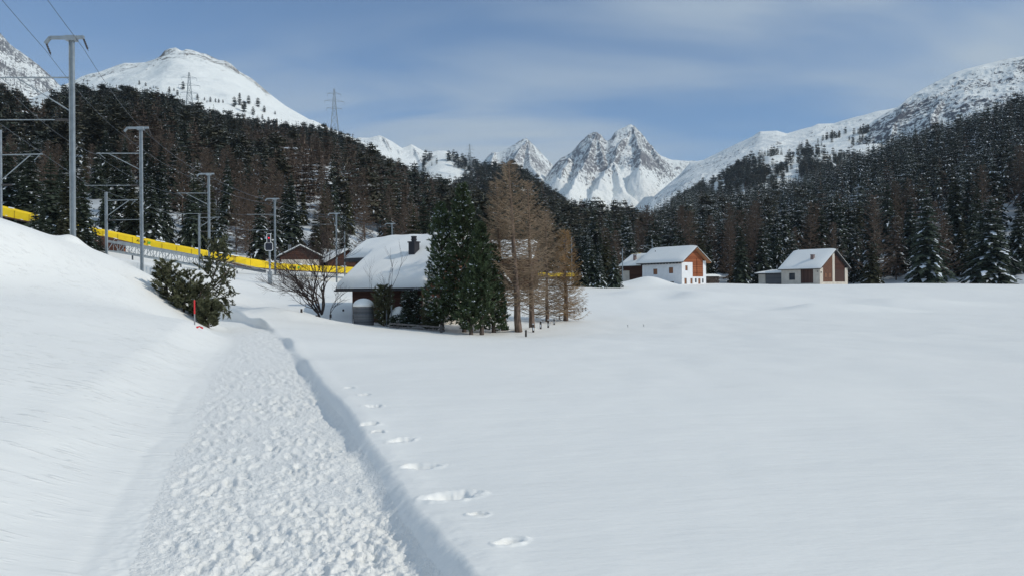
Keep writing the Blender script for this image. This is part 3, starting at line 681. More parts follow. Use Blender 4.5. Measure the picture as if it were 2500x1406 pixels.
def tuft_pine(H, R, seed, nbr=170, ntf=16, tl=.20, snow=.10, base=.1, prof='cone', lean=(0, 0), low=0.0, openness=0.0, nq=6):
    """stone pine: up-curving limbs ending in bristling needle tufts; returns crown V,F,mi (0 needles, 1 snow, 2 limb)"""
    rn = random.Random(seed); V = []; F = []; M = []
    def tri(a, b, c, mi):
        n = len(V); V.extend((a, b, c)); F.append((n, n + 1, n + 2)); M.append(mi)
    for i in range(nbr):
        t = base + (1 - base) * ((i + rn.random()) / nbr) ** .95
        if prof == 'cone': L0 = R * (1 - t) ** .75 * (1.0 - .25 * max(0, .25 - t) / .25)
        else: L0 = R * (max(0, 1 - ((t - .40) / .64) ** 2)) ** .55
        L = L0 * rn.uniform(.62, 1.12) + .12; az = i * 2.399 + rn.uniform(-.4, .4); ca, sa = math.cos(az), math.sin(az)
        z0 = t * H; sag = rn.uniform(-.25, .05) * (1 - t) - low * (1 - t); m = 6; pts = []; tws = rn.uniform(-.2, .2)
        for k in range(m + 1):
            s = k / m; o = tws * L * s * s
            pts.append(Vector((ca * L * s - sa * o, sa * L * s + ca * o, z0 + L * (sag * s + (.42 + .25 * t) * s * s))))
        for k in range(m):
            A, B = pts[k], pts[k + 1]; rr = .012 + .006 * L * (1 - k / m)
            s_ = Vector((-sa, ca, 0)) * rr; u_ = Vector((0, 0, rr))
            tri(A - s_, A + s_, B, 2); tri(A - u_, A + u_, B, 2)
        nt = int(ntf * (.45 + .55 * L / R))
        for j in range(nt):
            s = (rn.uniform(.18 + openness, 1) ** .75) * m; k = min(m - 1, int(s)); A = pts[k].lerp(pts[k + 1], min(1, s - k))
            sp_ = L * .20 * (1.15 - s / m)
            A = A + Vector((rn.gauss(0, 1) * sp_, rn.gauss(0, 1) * sp_, abs(rn.gauss(0, .6)) * sp_ - .3 * sp_))
            ax = Vector((ca * .7 + rn.gauss(0, .35), sa * .7 + rn.gauss(0, .35), rn.uniform(.25, 1.1))).normalized()
            l = tl * rn.uniform(.7, 1.25)
            for q in range(nq):
                d = (ax + Vector((rn.gauss(0, .45), rn.gauss(0, .45), rn.gauss(0, .35)))).normalized()
                sd_ = d.cross(Vector((rn.gauss(0, 1), rn.gauss(0, 1), rn.gauss(0, 1)))).normalized() * l * .17
                A2 = A + ax * l * rn.uniform(-.5, .5)
                tri(A2 - sd_, A2 + sd_, A2 + d * l, 0)
            if rn.random() < snow * (1.8 if s / m > .6 else .5):
                r = l * rn.uniform(.3, .62); c = A + Vector((0, 0, l * .35)); n_ = rn.choice((2, 3, 3, 5) if snow > .1 else (2, 3))
                for q in range(n_):
                    cc = c + Vector((rn.gauss(0, .5), rn.gauss(0, .5), rn.gauss(0, .2))) * r; a = rn.random() * 6.28; ll = r * rn.uniform(.4, 1.0)
                    e = Vector((math.cos(a), math.sin(a), rn.uniform(-.5, .1))); g = Vector((-math.sin(a), math.cos(a), rn.uniform(-.4, .2)))
                    tri(cc + e * ll, cc - e * ll * .6 + g * ll * .5, cc - g * ll * .5 + Vector((0, 0, ll * .3)), 1); tri(cc + e * ll, cc - g * ll * .5 + Vector((0, 0, ll * .3)), cc - e * ll * .3 - Vector((0, 0, ll * .5)), 1)
    for q in range(10):
        a = q * .63; A = Vector((0, 0, H * (.93 + .005 * q)))
        tri(A + Vector((.03, 0, 0)), A - Vector((.03, 0, 0)), A + Vector((math.cos(a) * tl * .5, math.sin(a) * tl * .5, tl * .9)), 0)
    V = np.array([tuple(p) for p in V], np.float32)
    V[:, 0] += lean[0] * V[:, 2]; V[:, 1] += lean[1] * V[:, 2]
    return V, np.array(F, np.int32), np.array(M, np.int32)

def trunk_mesh(H, r, m, lean=(0, 0), n=8, wob=.02, seed=0, name='trunk', below=.5, tip=.012):
    rn = random.Random(seed); pts = []; rad = []
    for k in range(9):
        t = k / 8; pts.append((lean[0] * t * H + rn.uniform(-wob, wob) * (k > 0), lean[1] * t * H + rn.uniform(-wob, wob) * (k > 0), -below + t * (H + below))); rad.append(r * (1.12 - t) * (1.15 if k == 0 else 1) + tip)
    b = MB(); b.tube(pts, rad, n); me = bpy.data.meshes.new(name); me.from_pydata(b.v, [], b.f); me.materials.append(m)
    me.polygons.foreach_set('use_smooth', [True] * len(me.polygons)); me.update(); return me

# --- the tree stands of the valley sides
HOLES = [(1706, 1822, .90, .985)]
def stand(hill, n, u0, u1, seed, s0=0.0, s1=1.0, keep=None, dmin=0, mindist=None):
    """positions on a hill, even over its area"""
    rs = np.random.RandomState(seed); out = []
    u = rs.uniform(u0, u1, n * 4); Dt, Dc = hill.rng(u)
    d = np.sqrt(rs.uniform(0, 1, n * 4) * (Dc ** 2 - Dt ** 2) + Dt ** 2); s = (d - Dt) / (Dc - Dt)
    ok = (s >= s0) & (s <= s1) & (d >= dmin)
    for a, b, c, e in HOLES:
        if hill is H_HR: ok &= ~((u > a) & (u < b) & (s > c) & (s < e))
    if keep is not None: ok &= keep(u, s, d, rs)
    u, d = u[ok][:n], d[ok][:n]
    return u, d, hill.xyz(u, d)
def merged(name, pos, heights, tmpls, pick, mats, label, group=None, seed=0, squash=1.0):
    rs = np.random.RandomState(seed); Vs = []; Fs = []; Ms = []; off = 0; az = rs.uniform(0, 6.28, len(pos)); wf = rs.uniform(.85, 1.2, len(pos))
    for k, (V, F, M) in enumerate(tmpls):
        idx = np.where(pick == k)[0]
        if len(idx) == 0: continue
        c, s_ = np.cos(az[idx])[:, None], np.sin(az[idx])[:, None]; h = heights[idx][:, None]; q = h * wf[idx][:, None] * squash
        X = (V[None, :, 0] * c - V[None, :, 1] * s_) * q + pos[idx, 0][:, None]
        Y = (V[None, :, 0] * s_ + V[None, :, 1] * c) * q + pos[idx, 1][:, None]
        Z = V[None, :, 2] * h + pos[idx, 2][:, None]
        Vs.append(np.stack([X, Y, Z], -1).reshape(-1, 3))
        Fs.append((F[None] + (np.arange(len(idx)) * len(V))[:, None, None]).reshape(-1, 3) + off); Ms.append(np.tile(M, len(idx)))
        off += len(idx) * len(V)
    o = link(name, mesh_np(name, np.concatenate(Vs), np.concatenate(Fs), mats, np.concatenate(Ms)))
    tag(o, label, 'forest', group, 'stuff'); return o

def tmpl(kind, seed, snow):
    if kind == 'spruce': V, F, M = conifer(1, .21, seed, nw=11, nb=6, m=2, snow=snow, droop=.75, spray=.55, base=.02)
    elif kind == 'pine': V, F, M = conifer(1, .27, seed, nw=9, nb=6, m=2, snow=snow, prof='round', droop=.2, spray=.6, base=.08)
    else:
        V, F, M = conifer(1, .24, seed, nw=13, nb=7, m=3, snow=0, prof='cone', droop=.12, spray=.26, base=.06); M = M * 0
    return V, F, M
# material slots of the merged stands: 0 green, 1 olive, 2 larch brown, 3 snow
def slotted(kind, seed, snow, slot):
    V, F, M = tmpl(kind, seed, snow); return V, F, np.where(M == 1, 3, slot)
FMATS = [M_FAR, M_FAR2, M_LARF, M_TSNOW]
FT = [slotted('spruce', 11, .22, 0), slotted('spruce', 12, .16, 1), slotted('pine', 13, .14, 1), slotted('pine', 14, .14, 0), slotted('larch', 15, 0, 2), slotted('spruce', 16, .42, 0), slotted('larch', 17, 0, 2)]
def picker(n, w, seed): return np.random.RandomState(seed).choice(len(w), n, p=np.array(w) / sum(w))

def forest(name, hill, n, u0, u1, seed, wts, hr, label, keep=None, s0=0.0, s1=1.0, dmin=0, larch_low=False):
    u, d, p = stand(hill, n, u0, u1, seed, s0, s1, keep, dmin)
    rs = np.random.RandomState(seed + 5); h = rs.uniform(hr[0], hr[1], len(u)) * (1 + .25 * rs.randn(len(u)).clip(-1, 1)); p[:, 2] -= .4
    pk = picker(len(u), wts, seed)
    if larch_low:
        Dt, Dc = hill.rng(u); s = (d - Dt) / (Dc - Dt); cl = fbm(u / 90., s * 6, 3)
        lar = (cl + rs.uniform(-.25, .25, len(u)) + .5 * (np.abs(u - 700) < 380) - .35 > .24) & (s < .42); pk[lar] = rs.choice([4, 6], lar.sum())
    return merged(name, p, h, FT, pk, FMATS, label, seed=seed)

def k_left(u, s, d, rs):
    gap = (u > 60) & (u < 125) & (s > .72) ; rock = (np.abs(u - 90) < 26) & (s > .50) & (s < .74)
    edge = (u > 560) & (u < 700) & (s > .93)
    return ~((gap & (rs.rand(len(u)) < .8)) | rock | (edge & (rs.rand(len(u)) < .6)))
LEFTMIN = 205
forest('hillside_forest', H_HL, 8800, -420, 1490, 21, (3.4, 2.6, 3.0, 2.2, .35, 1.4, .3), (10, 14.5), 'dense dark conifer forest with brown larches covering the hillside left of the valley', k_left, dmin=LEFTMIN, larch_low=True)
forest('hillside_forest', H_HR, 5600, 1450, 3000, 22, (6, 1.2, .2, .2, .25, 4.5, .25), (12, 18), 'shaded snow-flecked spruce forest climbing the slope right of the valley', None, dmin=262, larch_low=False)
forest('hillside_forest', H_HS, 3000, 1010, 1660, 23, (2.5, 2, 3, 2, .8, 1.0, .5), (12, 16), 'dark wooded spur in the valley middle below the twin peaks',
       lambda u, s, d, rs: ~((np.abs(u - 1535) < 60) & (s > .62) & (rs.rand(len(u)) < .85)) & ~((np.abs(u - 1440) < 45) & (s > .45) & (s < .8) & (rs.rand(len(u)) < .6)), s0=.12)
# sparse stone pines high up: things one can tell apart are few pixels each
def k_patch(th, sc):
    return lambda u, s, d, rs: fbm(u / sc, s * 4, 3) + rs.uniform(-.3, .3, len(u)) > th
forest('pine_wood', H_K1, 1500, 1640, 2230, 24, (1.5, .6, 2, 3, .2, .5, 0), (11, 16), 'pine-dotted rocky knoll between the right-hand forest and the snowy ridge', k_patch(-.05, 45), s0=.25)
forest('pine_wood', H_K2, 230, 1880, 2260, 25, (1, .3, 2, 3, .2, .2, 0), (10, 15), 'scattered pines on the white rounded knoll under the right ridge', k_patch(.16, 40), s0=.45)
forest('pine_wood', H_HM, 520, 1035, 1330, 26, (.6, .3, 2, 4, .1, .2, 0), (13, 20), 'blue-green pines on the snowy hump under the far pylon', lambda u, s, d, rs: (fbm(u / 45., s * 5, 3) + (u - 1110) / 300. + rs.uniform(-.25, .25, len(u)) > .0) & ~(((u - 1115) / 38.) ** 2 + ((s - .52) / .2) ** 2 < 1), s0=.2)

TRK0 = trunk_mesh(1, .011, M_BARKD, n=6, wob=.003, below=.04, name='trunk', tip=.002)
def tree(name, crown, trunk, pos, h, wd, az, label, group):
    r = empty(name, pos, az, label, 'tree', group)
    for nm, me in (('crown', crown), ('trunk', trunk)):
        o = link(nm, me, r); o.scale = (h * wd, h * wd, h) if nm == 'crown' else (h, h, h)
    return r
# lone pines standing on the bald snow above the left forest, told apart one by one
LONE = [(345, 208, 12), (361, 211, 10), (371, 219, 6), (386, 216, 7), (418, 228, 17), (438, 234, 15), (452, 220, 22), (430, 222, 8), (487, 244, 15), (504, 246, 9), (518, 250, 14), (510, 251, 6), (531, 251, 11), (539, 252, 11), (549, 252, 9)]
CLUMP = [(577, 262, 26), (590, 258, 24), (600, 275, 30), (612, 255, 22), (622, 282, 22), (634, 262, 24), (645, 292, 14), (650, 275, 18), (660, 300, 15), (680, 300, 12), (676, 280, 10), (590, 240, 14), (604, 262, 14)]
TP_S = [(conifer(1, .30, 500 + k, nw=10, nb=6, m=3, snow=.05, prof='round', droop=.15, spray=.5, base=.1)) for k in range(3)]
TP_M = [mesh_np('stone_pine', V, F, [M_FAR, M_TSNOW], M) for V, F, M in TP_S]
def on_hill(h, u, v, lo=.02, hi=1.0):
    Dt, Dc = h.rng(np.array([float(u)])); ds = np.linspace(float(Dt[0] + (Dc[0] - Dt[0]) * lo), float(Dt[0] + (Dc[0] - Dt[0]) * hi), 500)
    X = h.xyz(np.full(500, float(u)), ds); vv = VC - (X[:, 2] - EYE) / ds * FPX - (u - UC) * math.sin(ROLL) * -1 * -1
    # invert the roll
    a = X[:, 0] / ds; b = (X[:, 2] - EYE) / ds; bb = b * CR + a * SR; vv = VC - bb * FPX
    k = int(np.argmin(np.abs(vv - v))); return Vector(X[k]), ds[k]
for i, (u, v, hpx) in enumerate(LONE + CLUMP):
    p, d = on_hill(H_BM, u, v); hh = hpx * d / FPX
    tree('lone_pine', TP_M[i % 3], TRK0, p - Vector((0, 0, .5)), hh, 1.0, i * 1.3, ('small dark pine alone on the open snow above the left forest' if i < len(LONE) else 'dark pine in the clump at the right edge of the bald snow slope'), 'lone pines on the bald snow slope' if i < len(LONE) else 'pine clump on the bald snow slope')

# --- individual trees along the forest edges
SP_T = []
for k in range(5):
    V, F, M = conifer(1, (.20, .22, .19, .24, .21)[k], 40 + k, nw=(34, 31, 36, 30, 34)[k], nb=9, m=5, snow=(.10, .17, .13, .22, .20)[k], droop=.60, spray=.46, base=.03)
    SP_T.append(mesh_np('crown', V, F, [M_SPR if k != 2 else M_SPR2, M_TSNOW], M))
SP_HS = []
for k in range(4):
    V, F, M = conifer(1, (.23, .26, .22, .25)[k], 60 + k, nw=31, nb=9, m=5, snow=(.28, .36, .24, .33)[k], droop=.55, spray=.46, base=.02, wob=.24)
    SP_HS.append(mesh_np('crown', V, F, [M_SPR, M_TSNOW], M))
LR_T = []
for k in range(3):
    V, F = larch_crown(15, 3.3, 80 + k, nbr=130, ntw=26, tw=.042, t0=.10, fine=False); V = V / 15
    LR_T.append(mesh_np('crown', V, F, [M_LARF], None))
TRK = trunk_mesh(1, .009, M_BARKD, n=6, wob=.003, below=.04, name='trunk', tip=.001)
TRKL = trunk_mesh(1, .009, M_BARKL, n=6, wob=.004, below=.04, name='trunk', tip=.001)
rn = random.Random(5)
def zone_label(u, side, kind, big):
    if side == 'L':
        zs = [(120, 'left of the nearest mast at the photo edge'), (300, 'between the first two tall masts behind the yellow gallery'), (480, 'behind the yellow gallery right of the second mast'), (640, 'behind the yellow gallery left of the railway signal'), (840, 'behind the small brown chalet'), (1060, 'behind the big snowy roof left of its chimney'), (1200, 'behind the stone pines and big roof'), (9999, 'behind the bare larch group')]
    else:
        zs = [(1520, 'left of the white farmhouse'), (1720, 'behind the white farmhouse'), (1900, 'between the white and the cream farmhouse'), (2080, 'behind the cream farmhouse'), (2300, 'right of the cream farmhouse'), (9999, 'at the far right of the snowfield')]
    z = next(t for m_, t in zs if u < m_)
    return kind + ' ' + z, z
cnt = 0
def edge_trees(hill, side, n, u0, u1, d0, d1, seed, hr, lprob, hsnow):
    global cnt
    rs = random.Random(seed); placed = []
    for i in range(n * 30):
        if len(placed) >= n: break
        u = rs.uniform(u0, u1); dd = rs.uniform(d0, d1)
        Dt, Dc = hill.rng(np.array([u])); d = max(dd, float(Dt[0]) - 12)
        x = (u - UC) / FPX * d
        if any((x - q[0]) ** 2 + (d - q[1]) ** 2 < 3.4 ** 2 for q in placed): continue
        if side == 'L' and d < 150 and 640 < u < 880: continue
        placed.append((x, d, u))
    for (x, d, u) in placed:
        q = (d - float(hill.rng(np.array([u]))[0][0]))
        z = gz(x, d) if q < 0 else max(float(hill.z(np.array([u]), np.array([d]))[0]), gz(x, d) if d < 230 else -9)
        front = d < (d0 + (d1 - d0) * .35)
        h = rs.uniform(*hr) * (1.0 if not front else .85); cnt += 1
        lar = rs.random() < lprob * (1.25 if 500 < u < 1050 or 1600 < u < 2000 else .7)
        if lar:
            lab, g = zone_label(u, side, 'leafless brown larch', 0)
            tree('larch_tree', LR_T[rs.randrange(3)], TRKL, (x, d, z - .3), h * 1.05, rs.uniform(1.0, 1.35), rs.uniform(0, 6), lab, 'larches ' + g)
        else:
            heavy = rs.random() < hsnow * (1.3 if front else .7)
            lab, g = zone_label(u, side, 'spruce laden with snow' if heavy else 'dark spruce lightly dusted with snow', 0)
            me = SP_HS[rs.randrange(4)] if heavy else SP_T[rs.randrange(5)]
            tree('spruce_tree', me, TRK, (x, d, z - .3), h, rs.uniform(.85, 1.2), rs.uniform(0, 6), lab, ('snow-laden spruces ' if heavy else 'dark spruces ') + g)
edge_trees(H_HL, 'L', 130, -60, 1180, 122, 206, 31, (11, 16), .34, .25)
edge_trees(H_HL, 'L', 20, 1180, 1520, 150, 200, 32, (9, 13), .15, .5)
edge_trees(H_HR, 'R', 122, 1440, 2640, 184, 262, 33, (15, 22), .22, .62)
# larger ones that stand out
def hero(u, v0, v1, d, me, trk, wd, lab, kind='spruce_tree', az=0.0):
    p = P(u, v1, d); h = (v1 - v0) * d / FPX
    tree(kind, me, trk, (p.x, p.y, min(p.z, gz(p.x, p.y)) - .3), h + max(0, p.z - gz(p.x, p.y)), wd, az, lab, None)
hero(2265, 455, 694, 172, SP_HS[0], TRK, 1.1, 'tallest snow-draped spruce right of the cream farmhouse', az=.4)
hero(2130, 590, 694, 170, SP_T[2], TRK, 1.5, 'short olive-green spruce just right of the cream farmhouse')
hero(2420, 480, 694, 172, SP_HS[1], TRK, 1.4, 'broad spruce with wide snow-covered lowest boughs near the right edge', az=2.)
hero(2135, 475, 694, 190, LR_T[0], TRKL, 1.1, 'tall bare larch behind the short olive spruce', 'larch_tree')
hero(1480, 560, 694, 128, SP_T[2], TRK, 1.25, 'broad dark conifer left of the white farmhouse')
hero(1445, 575, 694, 126, SP_T[4], TRK, 1.2, 'dark conifer between the larches and the white farmhouse')
hero(1500, 600, 692, 124, SP_HS[2], TRK, 1.15, 'small snowy spruce touching the white farmhouse roof corner')
hero(1418, 590, 698, 120, SP_T[1], TRK, 1.2, 'dark conifer just right of the golden larch')
hero(1465, 615, 694, 121, SP_HS[3], TRK, 1.1, 'low snowy spruce left of the white farmhouse garage')
hero(1035, 480, 600, 128, SP_T[0], TRK, 1.3, 'dark conifer rising behind the big roof beside its chimney')
hero(1010, 505, 600, 122, SP_T[2], TRK, 1.4, 'olive conifer rising behind the big snowy roof')
for k, (u, v0, v1, d, wd) in enumerate([(20, 345, 540, 101, 1.2), (75, 365, 560, 99, 1.25), (125, 372, 600, 88, 1.2), (165, 420, 605, 84, 1.3), (205, 430, 610, 86, 1.2), (-25, 360, 540, 100, 1.2), (88, 495, 590, 70, 1.3), (105, 500, 605, 66, 1.5), (150, 520, 612, 64, 1.5), (215, 545, 622, 62, 1.9), (245, 572, 625, 60, 2.0)]):
    nm = ('dark spruce standing at the far left edge behind the snow bank', 'tall dark spruce second from the left edge', 'tall dark spruce just left of the nearest mast', 'dark spruce directly behind the nearest mast', 'tall spruce just right of the nearest mast', 'tall spruce cut by the left photo edge', 'bushy spruce in front of the left yellow gallery end', 'bushy low spruce left of the nearest mast base', 'low spruce at the base of the nearest mast', 'small wide spruce hiding the gallery start', 'smallest spruce on the bank by the short mast')[k]
    hero(u, v0, v1, d, SP_T[(k * 2 + 1) % 5], TRK, wd, nm, az=k * .7)

# orange rock face in the left forest
b = MB(); rr = random.Random(3)
for (u, v, s_) in ((66, 330, 1.0), (72, 315, .8), (62, 345, .7), (98, 312, .5)):
    d = 430; c = P(u, v, d)
    ring0 = [c + Vector((math.cos(a) * 1.6 * s_ * rr.uniform(.7, 1.2), rr.uniform(-.6, .6) - 1.0, math.sin(a) * 4.6 * s_ * rr.uniform(.7, 1.1))) for a in np.linspace(0, 5.6, 9)]
    b.prism(ring0, (0, 0, 0), (0, 9, 1.0))
tag(b.build('rock_outcrop', M_ROCKO), 'bare orange rock face among the trees on the left hillside', 'rock')
# ------------------------------------------------------------------ trees and bushes around the near chalet and the path
def single_pine(name, u, v, d, top, R, seed, label, crownmat=M_PINE, nbr=200, ntf=16, tl=.2, snow=.1, base=.08, prof='cone', lean=(0, 0), low=0, tr=.11, limbm=M_BARKD, openness=0., group=None):
    g = gp(u, v, d); H = (v - top) * d / FPX
    r = empty(name, g, 0, label, 'tree' if H > 3 else 'bush', group)
    V, F, M = tuft_pine(H, R, seed, nbr, int(ntf * .72), tl, snow * 1.3, base, prof, lean, low, openness, 9)
    link('crown', mesh_np('crown', V, F, [crownmat, M_TSNOW, limbm], M), r)
    link('trunk', trunk_mesh(H * .96, tr, M_BARK, lean, seed=seed), r)
    return r
single_pine('stone_pine', 1133, 808, 45.0, 452, 1.85, 101, 'tallest dark green stone pine in front of the chalet gable', nbr=300, ntf=17, snow=.08, base=.07)
single_pine('stone_pine', 1080, 806, 45.6, 500, 1.40, 102, 'stone pine left in the group, against the chalet corner', nbr=210, ntf=16, snow=.22, base=.05)
single_pine('stone_pine', 1176, 812, 43.6, 545, 1.10, 103, 'slimmer stone pine with a bare lower trunk, third in the group', nbr=190, ntf=15, snow=.03, base=.16)
single_pine('stone_pine', 1205, 808, 45.5, 600, 1.0, 104, 'short stone pine with low boughs at the right of the group', nbr=170, ntf=15, snow=.12, base=.04, low=.3)
single_pine('stone_pine', 1150, 812, 43.4, 660, 1.0, 105, 'low bushy stone pine at the foot of the group', nbr=120, ntf=14, snow=.06, base=.05)

def larch(u, v, d, top, R, seed, label, m, tr=.17, nbr=150, ntw=24, t0=.15, lean=-.01, group=None):
    g = gp(u, v, d); H = (v - top) * d / FPX
    r = empty('larch_tree', g, 0, label, 'tree', group)
    V, F = larch_crown(H, R, seed, int(nbr * 1.15), int(ntw * 1.2), .0085, t0, True, lean)
    link('crown', mesh_np('crown', V, F, [m]), r)
    link('trunk', trunk_mesh(H * .99, tr, M_BARKL, (lean, 0), seed=seed, wob=.05), r)
larch(1268, 808, 45.5, 395, 2.3, 201, 'tallest bare larch with the thick front trunk, beside the stake row', M_LAR, tr=.19, nbr=170, ntw=22, lean=-.055)
larch(1232, 799, 47.0, 438, 1.9, 202, 'bare larch left of the thick front one', M_LAR, tr=.16, nbr=170, ntw=22, lean=-.045)
larch(1299, 796, 47.5, 440, 1.9, 203, 'bare larch with dark trunk right of the thick front one', M_LAR, tr=.16, nbr=150, ntw=22, lean=-.02)
larch(1336, 767, 56.0, 500, 2.6, 204, 'bare larch with low spreading boughs behind the others', M_LAR, tr=.12, nbr=180, ntw=26, t0=.05, lean=-.01)
larch(1381, 766, 57.0, 548, 1.6, 205, 'golden brown larch with reddish trunk at the right of the group', M_LARG, tr=.17, nbr=180, ntw=26, t0=.05, lean=0)
larch(1200, 760, 64.0, 560, 1.7, 206, 'rusty brown larch half hidden behind the stone pines', M_LAR, tr=.12, nbr=120, ntw=18, t0=.1, lean=0)

# bushy pines on the bank left of the path
def pine_bush(stems, label, seed, snow=.0, tl=.17, name='mountain_pine'):
    """several stems growing from one root, one crown mesh"""
    u, v, d = stems[0][:3]; g = gp(u, v, d); r = empty(name, g, 0, label, 'bush')
    Vs = []; Fs = []; Ms = []; off = 0; tb = MB()
    for k, (su, sv, sdp, top, R, lx, nbr) in enumerate(stems):
        q = gp(su, sv, sdp) - g; H = (sv - top) * sdp / FPX
        V, F, M = tuft_pine(H, R, seed + k, int(nbr * .75), 8, tl * .85, snow, .04, 'round', (lx, 0), .1, .25, 15)
        V = V + np.array(tuple(q), np.float32); Vs.append(V); Fs.append(F + off); Ms.append(M); off += len(V)
        tb.tube([q + Vector((lx * H * t_, 0, H * t_ - .25 * (t_ == 0))) for t_ in (0, .3, .6, .92)], [.06, .045, .03, .012], 6)
    link('crown', mesh_np('crown', np.concatenate(Vs), np.concatenate(Fs), [M_PINEO, M_TSNOW, M_BARKD], np.concatenate(Ms)), r)
    tb.build('trunk', M_BARK, r, smooth=True)
pine_bush([(430, 738, 33.2, 636, .50, -.22, 50), (462, 748, 33.2, 655, .50, .05, 46), (412, 722, 33.6, 650, .40, -.2, 40), (448, 752, 33.0, 695, .48, .1, 44), (478, 762, 33, 690, .36, .2, 36), (484, 772, 33, 735, .26, .1, 26)],
          'big olive-green mountain pine bush on the bank behind the red-topped stake', 301)
pine_bush([(508, 796, 32.2, 738, .30, .05, 80)], 'small rounded mountain pine bush just right of the red-topped stake', 320)
# leaning pine with open drooping boughs
def leaning_pine():
    g = gp(470, 752, 36.0); r = empty('mountain_pine', g, 0, 'open leaning mountain pine drooping over the path bend', 'tree')
    rn = random.Random(9); V = []; F = []; M = []; tb = MB()
    def tri(a, b, c, mi): n = len(V); V.extend((a, b, c)); F.append((n, n+1, n+2)); M.append(mi)
    d = 37.0
    limbs = [[(475, 745), (505, 715), (520, 680), (532, 640), (535, 590)], [(478, 745), (510, 712), (535, 690), (560, 655)], [(495, 722), (525, 725), (548, 745), (556, 768)], [(490, 728), (520, 738), (540, 752), (552, 765)],
             [(500, 718), (530, 712), (552, 728), (560, 742)], [(515, 690), (545, 690), (560, 705), (566, 722)], [(525, 660), (512, 640), (498, 628)], [(530, 640), (548, 628), (562, 618)], [(522, 670), (505, 665), (495, 652)], [(533, 620), (520, 604), (515, 592)], [(530, 650), (550, 660), (563, 672)], [(534, 612), (545, 598), (542, 585)]]
    for li, L in enumerate(limbs):
        dd = d + rn.uniform(-.5, .5) * (li > 0); pts = [P(u, v, dd) - g for u, v in L]
        n = len(pts); tb.tube(pts, [(.05 if li < 2 else .022) * (1 - .75 * k / (n - 1)) for k in range(n)], 5)
        tot = 30 if li < 2 else 24
        for j in range(tot):
            s = rn.uniform(.35 if li < 3 else .2, 1.0) * (n - 1); k = min(n - 2, int(s)); A = pts[k].lerp(pts[k+1], s - k)
            fw = (pts[k+1] - pts[k]).normalized()
            A = A + Vector((rn.gauss(0, .13), rn.gauss(0, .22), rn.gauss(0, .13)))
            ax = (fw * .8 + Vector((rn.gauss(0, .5), rn.gauss(0, .5), rn.gauss(0, .4) + .15))).normalized(); l = .21
            for q in range(11):
                dr = (ax + Vector((rn.gauss(0, .28), rn.gauss(0, .28), rn.gauss(0, .28)))).normalized(); s_ = dr.cross(Vector((rn.gauss(0, 1), rn.gauss(0, 1), 1))).normalized() * l * .15
                A2 = A + ax * l * rn.uniform(-.6, .4); tri(A2 - s_, A2 + s_, A2 + dr * l, 0)
    link('crown', mesh_np('crown', np.array([tuple(p) for p in V], np.float32), F, [M_PINEO], M), r); tb.build('trunk', M_BARK, r, smooth=True)
leaning_pine()

# bare branching trees
def bare_tree(name, base, segs, seed, label, m, depth=5, spread=.55, twig=.004):
    r = empty(name, base, 0, label, 'tree'); rn = random.Random(seed); b = MB(); tw = MB()
    def grow(p, d, L, rad, lev):
        pts = [p]; q = p; dd = d.copy(); n = 4
        for k in range(n):
            dd = (dd + Vector((rn.gauss(0, .13), rn.gauss(0, .13), .06 + rn.gauss(0, .07)))).normalized(); q = q + dd * L / n; pts.append(q)
        rr = [rad * (1 - .42 * k / n) for k in range(n + 1)]
        (b if rad > .012 else tw).tube(pts, rr, 5 if rad > .012 else 3, cap=False)
        if lev == 0: return
        nb = 3 if lev > 1 else 4
        for i in range(nb):
            k = rn.uniform(.45, 1) * n if i else n; j = min(n - 1, int(k)); A = pts[j].lerp(pts[j + 1], min(1, k - j))
            ax = Vector((rn.gauss(0, 1), rn.gauss(0, 1), rn.gauss(0, .5))).normalized()
            nd = (dd + ax * spread * rn.uniform(.7, 1.5) + Vector((dd.x, dd.y, -.12)) * .25).normalized(); grow(A, nd, L * rn.uniform(.70, .92), rad * .60, lev - 1)
    for (p0, d0, L, rad) in segs: grow(Vector(p0), Vector(d0).normalized(), L, rad, depth)
    b.build('trunk', m, r, smooth=True); tw.build('twigs', m, r)
    return r
bt = gp(786, 768, 49.0)
bare_tree('bare_tree', bt, [((0, 0, -.2), (-.08, 0, 1), 1.1, .11), ((-.02, .05, .5), (-.55, .1, 1.0), 1.5, .075), ((0, 0, .55), (.45, -.1, 1), 1.5, .07), ((0, 0, .5), (-.25, .3, 1), 1.7, .07), ((.0, 0, .6), (.12, .2, 1), 1.7, .065), ((.05, 0, .55), (-.9, -.2, .55), 1.3, .045)], 17,
          'leafless dark tree with spreading low boughs left of the chalet', M_BARKD, depth=5)
bare_tree('bare_tree', gp(803, 770, 48.6), [((0, 0, -.2), (.35, 0, 1), 1.2, .035)], 19, 'thin leaning sapling right of the leafless tree', M_BARKD, depth=3)
bare_tree('bare_tree', gp(945, 786, 46.6), [((0, 0, .5), (0, 0, 1), 2.0, .022), ((0.1, 0, 1.6), (-.3, 0, 1), .8, .012), ((-.7, 0, .9), (-.25, 0, 1), 1.6, .012)], 23, 'thin bare sapling in front of the big snowy roof', M_BARKD, depth=2, spread=.3)

